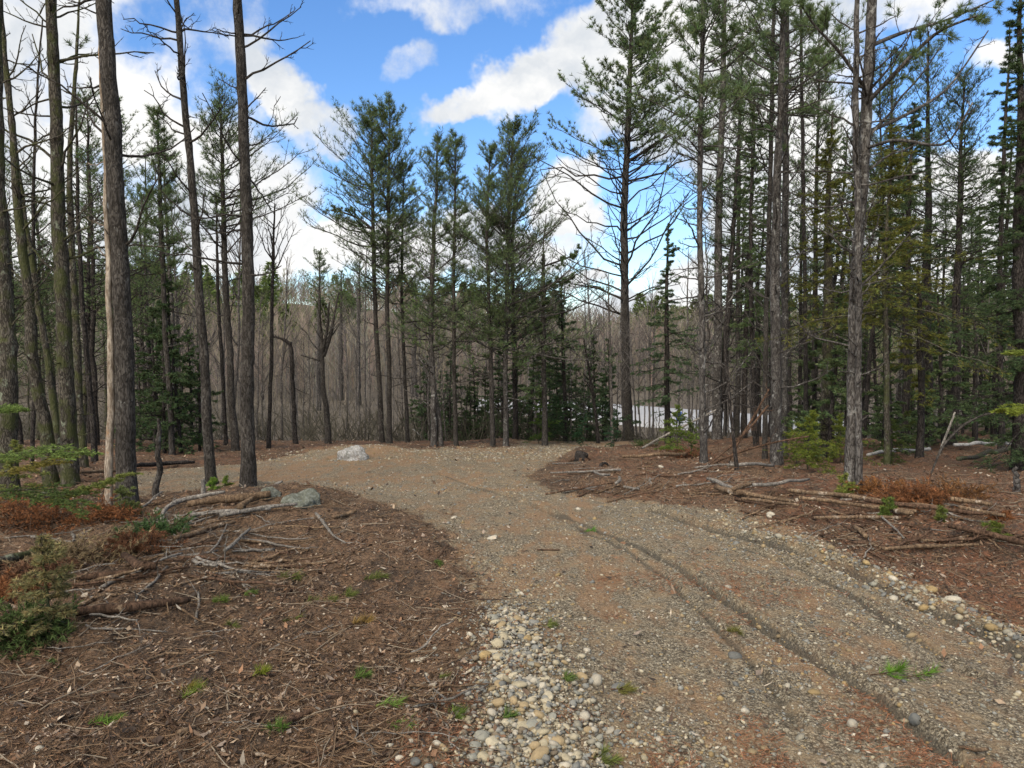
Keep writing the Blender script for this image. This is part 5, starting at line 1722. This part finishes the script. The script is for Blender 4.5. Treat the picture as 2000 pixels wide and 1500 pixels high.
def sprig(name, label, px, py, wpx, green, seed, group=None, cat='pine sprig', hgt=.35):
    p = hit(px, py)
    r = np.random.default_rng(seed)
    L = wpx / F * p[1] * 1.25
    mb, gr = MB(), MB()
    an = r.normal() * .5
    d = np.array([math.cos(an), math.sin(an), .05])
    m = 5
    t = np.linspace(-.5, .5, m)[:, None]
    P = d * L * t + np.array([0, 0, .015])
    tubes(mb, P, np.linspace(.0035, .0015, m), 4)
    A, al = offshoots(P[None], 3, .3, 1, 40, np.array([L * .4]), 3, up=.1, flat=.6, r=r)
    tubes(mb, A, taper_r(al, np.full(3, .0018), 3), 3)
    q, tt = along(np.concatenate([A, P[None][:, [0, 2, 4]], P[None][:, [1, 3, 4]]]), 4, .2, 1, r)
    blades(gr, q, nrm(tt + np.array([0, 0, hgt * r.uniform(-.2, 1)]) + .3 * r.normal(size=3)), np.full(len(q), max(.05, min(.09, L * r.uniform(.3, .5)))), .0028, int(r.integers(6, 15)), .4, np.asarray(green) * np.array([.95, .8, .8]), r, .3)
    e = empty(name, p)
    tag(e, label, cat, group)
    mb.build('twig', BARK['brownwood'], e)
    gr.build('needles', NEEDLE, e, smooth=False)
    return e


def fan_sapling(name, label, px, py, hpx, wpx, green, seed, D=None, nb=16, cat='sapling', bark_='moss', lean=0., dens=1.):
    """young hemlock with flat sprays"""
    p = hit(px, py) if D is None else None
    if p is None:
        x = (px - 1000) / F * D
        p = np.array([x, D, gz(x, D)])
    D = p[1]
    H, Wd = hpx / F * D, wpx / F * D / 2
    r = np.random.default_rng(seed)
    n = 14
    z = np.linspace(0, H, n)
    P = np.stack([np.linspace(0, lean * H, n) + np.cumsum(r.normal(size=n)) * .008, np.cumsum(r.normal(size=n)) * .008, z], -1)
    R = .012 * (1 - z / H * .8)
    e = empty(name, p)
    tag(e, label, cat)
    wood, cr = MB(), MB()
    tubes(wood, P, R, 7, rough=.05)
    conifer(wood, cr, P, R, H * .08, H * .97, Wd * 1.15, nb, 'hemlock', seed, 'fresh', min(dens, max(.35, H / 1.2)), .012 if H > .8 else .006)
    if cr.n:
        for c in cr.C:
            c[:, :3] *= (np.asarray(green) * np.array([.82, .74, .85]) / np.asarray(GREEN['fresh'])).astype(np.float32)
    wood.build('stem', BARK[bark_], e)
    cr.build('foliage', NEEDLE, e, smooth=False)
    return e


def bough(name, label, pts, D0, D1, green, seed, cat='bough', wid=.35, dens=9):
    """a hemlock bough reaching into view, traced along picture points"""
    r = np.random.default_rng(seed)
    q = np.array([at(a, b, D0 + (D1 - D0) * i / (len(pts) - 1)) for i, (a, b) in enumerate(pts)])
    t, ks = np.linspace(0, 1, 14), np.linspace(0, 1, len(q))
    P = np.stack([np.interp(t, ks, q[:, i]) for i in range(3)], -1)
    P[1:-1] = (P[:-2] + P[1:-1] * 2 + P[2:]) / 4
    wood, cr = MB(), MB()
    tubes(wood, P, np.linspace(.009, .003, 14), 6)
    L = np.linalg.norm(P[-1] - P[0])
    A, al = offshoots(P[None], dens * 2, .15, 1, 50, np.array([wid]), 5, up=0, flat=.9, curve=-.12, jit=.08, r=r, taper=.6)
    tubes(wood, A, taper_r(al, np.full(len(A), .003), 5), 3)
    A2, al2 = offshoots(A, 6, .1, 1, 45, al * .45, 3, up=0, flat=.9, jit=.08, r=r)
    tubes(wood, A2, taper_r(al2, np.full(len(A2), .0018), 3), 3)
    for lines, mm in ((A, 14), (A2, 8)):
        p, tt = along(lines, mm, 0, 1.02, r)
        sd = nrm(np.cross(tt, np.array([0, 0, 1.])) + 1e-6) * np.where(r.random((len(p), 1)) > .5, 1, -1)
        g = np.asarray(green) * (1 + .25 * r.normal(size=(len(p), 1)).clip(-2, 2))
        blades(cr, p, nrm(tt * .5 + sd), np.full(len(p), .028), .007, 3, .3, g, r, .15)
    og = P[0]
    e = empty(name, og)
    tag(e, label, cat)
    wood.build('twig', BARK['moss'], e, origin=og)
    cr.build('foliage', NEEDLE, e, smooth=False, origin=og)
    return e


def brush(name, label, px, py, wpx, hpx, green, seed, cat='brush', n=60, D=None):
    """a low heap of dead needled boughs"""
    p = hit(px, py)
    r = np.random.default_rng(seed)
    W_, H_ = wpx / F * p[1] / 2, hpx / F * p[1]
    wood, cr = MB(), MB()
    a = r.uniform(0, 6.283, n)
    b = np.stack([r.normal(size=n) * W_ * .4, r.normal(size=n) * W_ * .25, np.zeros(n)], -1)
    b[:, 2] = ground(p[0] + b[:, 0], p[1] + b[:, 1]) - p[2]
    el = r.uniform(.15, 1.1, n)
    d = np.stack([np.cos(a) * np.cos(el), np.sin(a) * np.cos(el), np.sin(el)], -1)
    t = np.linspace(0, 1, 6)[None, :, None]
    L = np.minimum(W_, H_ * 1.4) * r.uniform(.6, 1.1, n)
    P = b[:, None] + d[:, None] * L[:, None, None] * t + np.array([0, 0, -.35]) * L[:, None, None] * t ** 2
    tubes(wood, P, taper_r(L, np.full(n, .005), 6), 4)
    A, al = offshoots(P, 6, .2, 1, 45, L * .4, 4, flat=.5, r=r)
    tubes(wood, A, taper_r(al, np.full(len(A), .0025), 4), 3)
    q, tt = along(A, 6, .1, 1, r)
    g = np.asarray(green) * (1 + .3 * r.normal(size=(len(q), 1)).clip(-2, 2))
    blades(cr, q, nrm(tt + .3 * r.normal(size=q.shape)), np.full(len(q), .035), .008, 3, .5, g, r, .2)
    e = empty(name, p)
    tag(e, label, cat)
    wood.build('twigs', BARK['brownwood'], e)
    cr.build('foliage', NEEDLE, e, smooth=False)
    return e


def build_small_plants():
    G1, G2, G3, RU, GO = (.13, .18, .045), (.16, .18, .045), (.085, .12, .032), (.20, .085, .035), (.26, .20, .06)
    # left saplings and boughs
    bough('hemlock_bough', 'bright green hemlock bough at the left edge above the others', [(-60, 905), (20, 888), (90, 876), (150, 885)], 5.0, 4.8, G1, 1)
    bough('hemlock_bough', 'orange-tipped hemlock bough crossing the mossy trunk foot', [(-40, 930), (40, 915), (100, 900), (150, 880)], 5.4, 5.2, (.20, .17, .04), 2, wid=.25)
    bough('hemlock_bough', 'hemlock bough reaching right in front of the pale snag', [(60, 975), (130, 965), (190, 945), (240, 928)], 5.2, 5.0, G2, 3, wid=.28)
    bough('hemlock_bough', 'drooping green hemlock bough low beside the orange brush', [(-40, 965), (40, 955), (100, 965), (160, 985)], 5.0, 4.8, G3, 4)
    bough('hemlock_bough', 'small green bough high at the left edge beside the broad trunk', [(-50, 800), (0, 795), (35, 798)], 5.0, 5.0, G1, 5, wid=.18)
    bough('hemlock_bough', 'bright green bough at the right picture edge', [(2060, 790), (2010, 795), (1965, 800)], 5.0, 5.0, (.17, .20, .03), 6, wid=.2)
    bough('hemlock_bough', 'smaller bright bough above it at the right picture edge', [(2050, 690), (2015, 685), (1980, 688)], 5.5, 5.5, (.14, .17, .03), 7, wid=.16)
    brush('dead_brush', 'heap of rust orange dead boughs at the left edge', 60, 1030, 210, 95, RU, 8, n=70)
    brush('dead_brush', 'low rust tinted dead boughs around the foot of the thickest pine', 200, 1015, 150, 45, RU, 9, n=50)
    brush('dead_brush', 'straw coloured dry boughs between the orange brush and the golden tipped sapling', 150, 1100, 190, 70, (.26, .19, .10), 51, n=60)
    brush('dead_brush', 'dull rusty boughs drooping right of the straw coloured ones', 270, 1075, 150, 50, (.19, .09, .045), 52, n=50)
    brush('dead_brush', 'brown dry needled boughs at the left edge under the dark log', 60, 1135, 160, 50, (.17, .09, .05), 53, n=50)
    brush('green_brush', 'dark green low boughs trailing left of the branch heap', 310, 1045, 130, 45, (.07, .12, .04), 10, n=50)
    fan_sapling('hemlock_sapling', 'golden tipped dark hemlock sapling at the lower left edge', 90, 1260, 230, 190, (.24, .23, .085), 11, nb=30)
    brush('green_brush', 'dark green hemlock brush beneath the golden tipped sapling', 40, 1255, 200, 130, (.07, .10, .03), 12, n=70)
    brush('dead_brush', 'rusty dead brush above the golden tipped sapling', 20, 1165, 120, 70, RU, 13, n=40)
    fan_sapling('hemlock_sapling', 'feathery yellow-green sapling at the left edge above the orange brush', 35, 985, 130, 150, (.22, .26, .06), 61, nb=26)
    fan_sapling('hemlock_sapling', 'low feathery green sapling left of the branch heap', 250, 1010, 60, 110, (.14, .18, .05), 62, nb=22)
    fan_sapling('hemlock_sapling', 'tiny bright sapling at the foot of the slim leaning pine', 418, 955, 22, 34, (.20, .34, .05), 14, nb=12)
    fan_sapling('hemlock_sapling', 'tiny bright sapling right of the slim leaning pine foot', 441, 950, 20, 26, (.18, .28, .05), 15, nb=10)
    # crest
    fan_sapling('hemlock_sapling', 'bright green sapling spreading in front of the broken-topped pine', 1052, 868, 118, 70, (.11, .20, .03), 16, nb=34, D=19.6)
    fan_sapling('hemlock_sapling', 'dark green sapling right of the broken-topped pine foot', 1090, 864, 95, 70, (.05, .11, .035), 17, nb=30, D=20)
    fan_sapling('hemlock_sapling', 'small teal sapling left of the tall lone pine foot', 1140, 858, 60, 44, (.05, .13, .05), 18, nb=20, D=19)
    fan_sapling('hemlock_sapling', 'narrow teal sapling against the small dark bare tree', 1200, 856, 70, 36, (.05, .12, .05), 19, nb=20, D=18)
    # right of the lone pine
    fan_sapling('hemlock_sapling', 'yellow-green sapling left of the slim lichened pine', 1322, 880, 105, 100, (.16, .24, .04), 20, nb=30, D=12.6)
    fan_sapling('hemlock_sapling', 'pale green sapling behind the slim lichened pine foot', 1352, 872, 75, 60, (.14, .20, .05), 21, nb=22, D=13)
    fan_sapling('hemlock_sapling', 'largest bright hemlock sapling between blotchy and stripped trunks', 1580, 918, 120, 140, (.19, .25, .035), 22, nb=44)
    fan_sapling('hemlock_sapling', 'bright hemlock sapling just behind the stripped trunk foot', 1640, 905, 100, 110, (.17, .22, .035), 23, nb=34)
    fan_sapling('hemlock_sapling', 'low broad hemlock sapling left of the stripped trunk', 1555, 905, 70, 120, (.14, .19, .035), 24, nb=30)
    fan_sapling('hemlock_sapling', 'spindly yellow-green sapling leaning left of the forked pair', 1645, 975, 52, 66, (.22, .27, .05), 25, nb=14)
    fan_sapling('hemlock_sapling', 'small green sapling sprouting through the poles right of the forked pair', 1730, 1010, 42, 40, (.14, .21, .04), 26, nb=14)
    fan_sapling('hemlock_sapling', 'small olive sapling between the long poles and the orange-ended pole', 1832, 1020, 34, 34, (.15, .19, .04), 27, nb=12)
    fan_sapling('hemlock_sapling', 'low olive tuft in front of the second orange-ended pole', 1950, 1052, 32, 66, (.13, .18, .03), 28, nb=16)
    fan_sapling('hemlock_sapling', 'dim hemlock sapling behind the forked pair on the right', 1740, 905, 90, 100, (.08, .12, .025), 29, nb=30)
    fan_sapling('hemlock_sapling', 'dim hemlock sapling beside the short dark trunk', 1770, 880, 80, 80, (.10, .14, .03), 30, nb=24)
    brush('dead_brush', 'bright rust dead brush right of the forked pair', 1790, 985, 130, 62, RU, 31, n=70)
    brush('dead_brush', 'rust brown dead brush behind the forked pair foot', 1715, 965, 110, 50, (.22, .10, .035), 32, n=50)
    brush('dead_brush', 'dull orange dead brush under the arching pale limb', 1870, 975, 120, 50, (.20, .10, .04), 33, n=50)
    brush('dead_brush', 'small red brush patch near the right pole ends', 1948, 1015, 50, 24, RU, 34, n=24)
    brush('dead_brush', 'reddish brush behind the slim lichened pine', 1335, 892, 90, 26, (.19, .085, .045), 35, n=40)
    brush('green_brush', 'low green growth at the foot of the tall lone pine', 1262, 872, 60, 18, (.08, .12, .04), 36, n=24)
    # green sprigs dropped on the ground
    sp = [(553, 1130, 44, G1, 'fluffy green sprig below the branch heap'), (720, 1135, 40, G1, 'green sprig on the soil near the drive'),
          (740, 1385, 60, (.14, .25, .05), 'long green sprig at the lower middle soil'), (770, 1418, 70, (.13, .24, .05), 'largest green sprig left of the stone heap'),
          (450, 1225, 30, G1, 'green sprig left of the curved twig'), (560, 1215, 44, G1, 'green sprig beside the curved twig'),
          (600, 1180, 24, G1, 'small green sprig in the middle of the soil'), (640, 1176, 26, G1, 'round green sprig right of the middle one'),
          (672, 1168, 30, G1, 'green sprig nearest the drive on the upper soil'), (185, 1420, 56, (.13, .26, .04), 'bright sprig at the lower left'),
          (365, 1366, 50, (.15, .23, .04), 'lying sprig left of the bent soil twig'), (500, 1325, 40, (.18, .24, .03), 'yellow-green sprig above the short brown stick'),
          (695, 1223, 40, GO, 'golden brown sprig on the soil'), (695, 1330, 36, (.10, .18, .04), 'dull sprig by the whitish wedge'),
          (860, 1328, 26, G1, 'tufted sprig right of the whitish wedge'), (882, 1402, 40, (.12, .2, .04), 'sprig touching the left edge of the stone heap'),
          (1065, 1225, 28, (.14, .19, .05), 'dry green sprig standing on top of the stone heap'), (1210, 1352, 28, G2, 'small sprig beside the long dark cobble'),
          (1170, 1490, 44, G1, 'sprig under the large grey-green cobble'), (1145, 1040, 22, (.12, .28, .05), 'green sprig at the start of the rut'),
          (1730, 1320, 56, (.11, .25, .03), 'left sprig of the green pair on the right wheel track'), (1790, 1325, 50, (.11, .25, .03), 'right sprig of the green pair on the right wheel track'),
          (1425, 1238, 24, G2, 'yellow-green sprig between the ruts'), (362, 1350, 30, (.2, .2, .04), 'olive sprig in the lower left litter'),
          (535, 1428, 34, (.1, .2, .04), 'green sprig beside the short brown stick'), (480, 1160, 28, (.1, .17, .04), 'dull sprig upper left of the soil'),
          (1100, 1330, 24, (.1, .17, .04), 'half buried sprig within the stone heap'), (985, 1408, 26, (.1, .19, .04), 'little sprig low in the stone heap'),
          (850, 1100, 26, (.1, .17, .04), 'dull sprig at the soil edge by the drive'), (420, 1180, 30, (.12, .2, .04), 'thin sprig beside the mossy brown log')]
    for i, (px, py, w, g, lab) in enumerate(sp):
        sprig('pine_sprig', lab, px, py, w, g, 600 + i, 'green pine sprigs dropped on the ground')


build_small_plants()
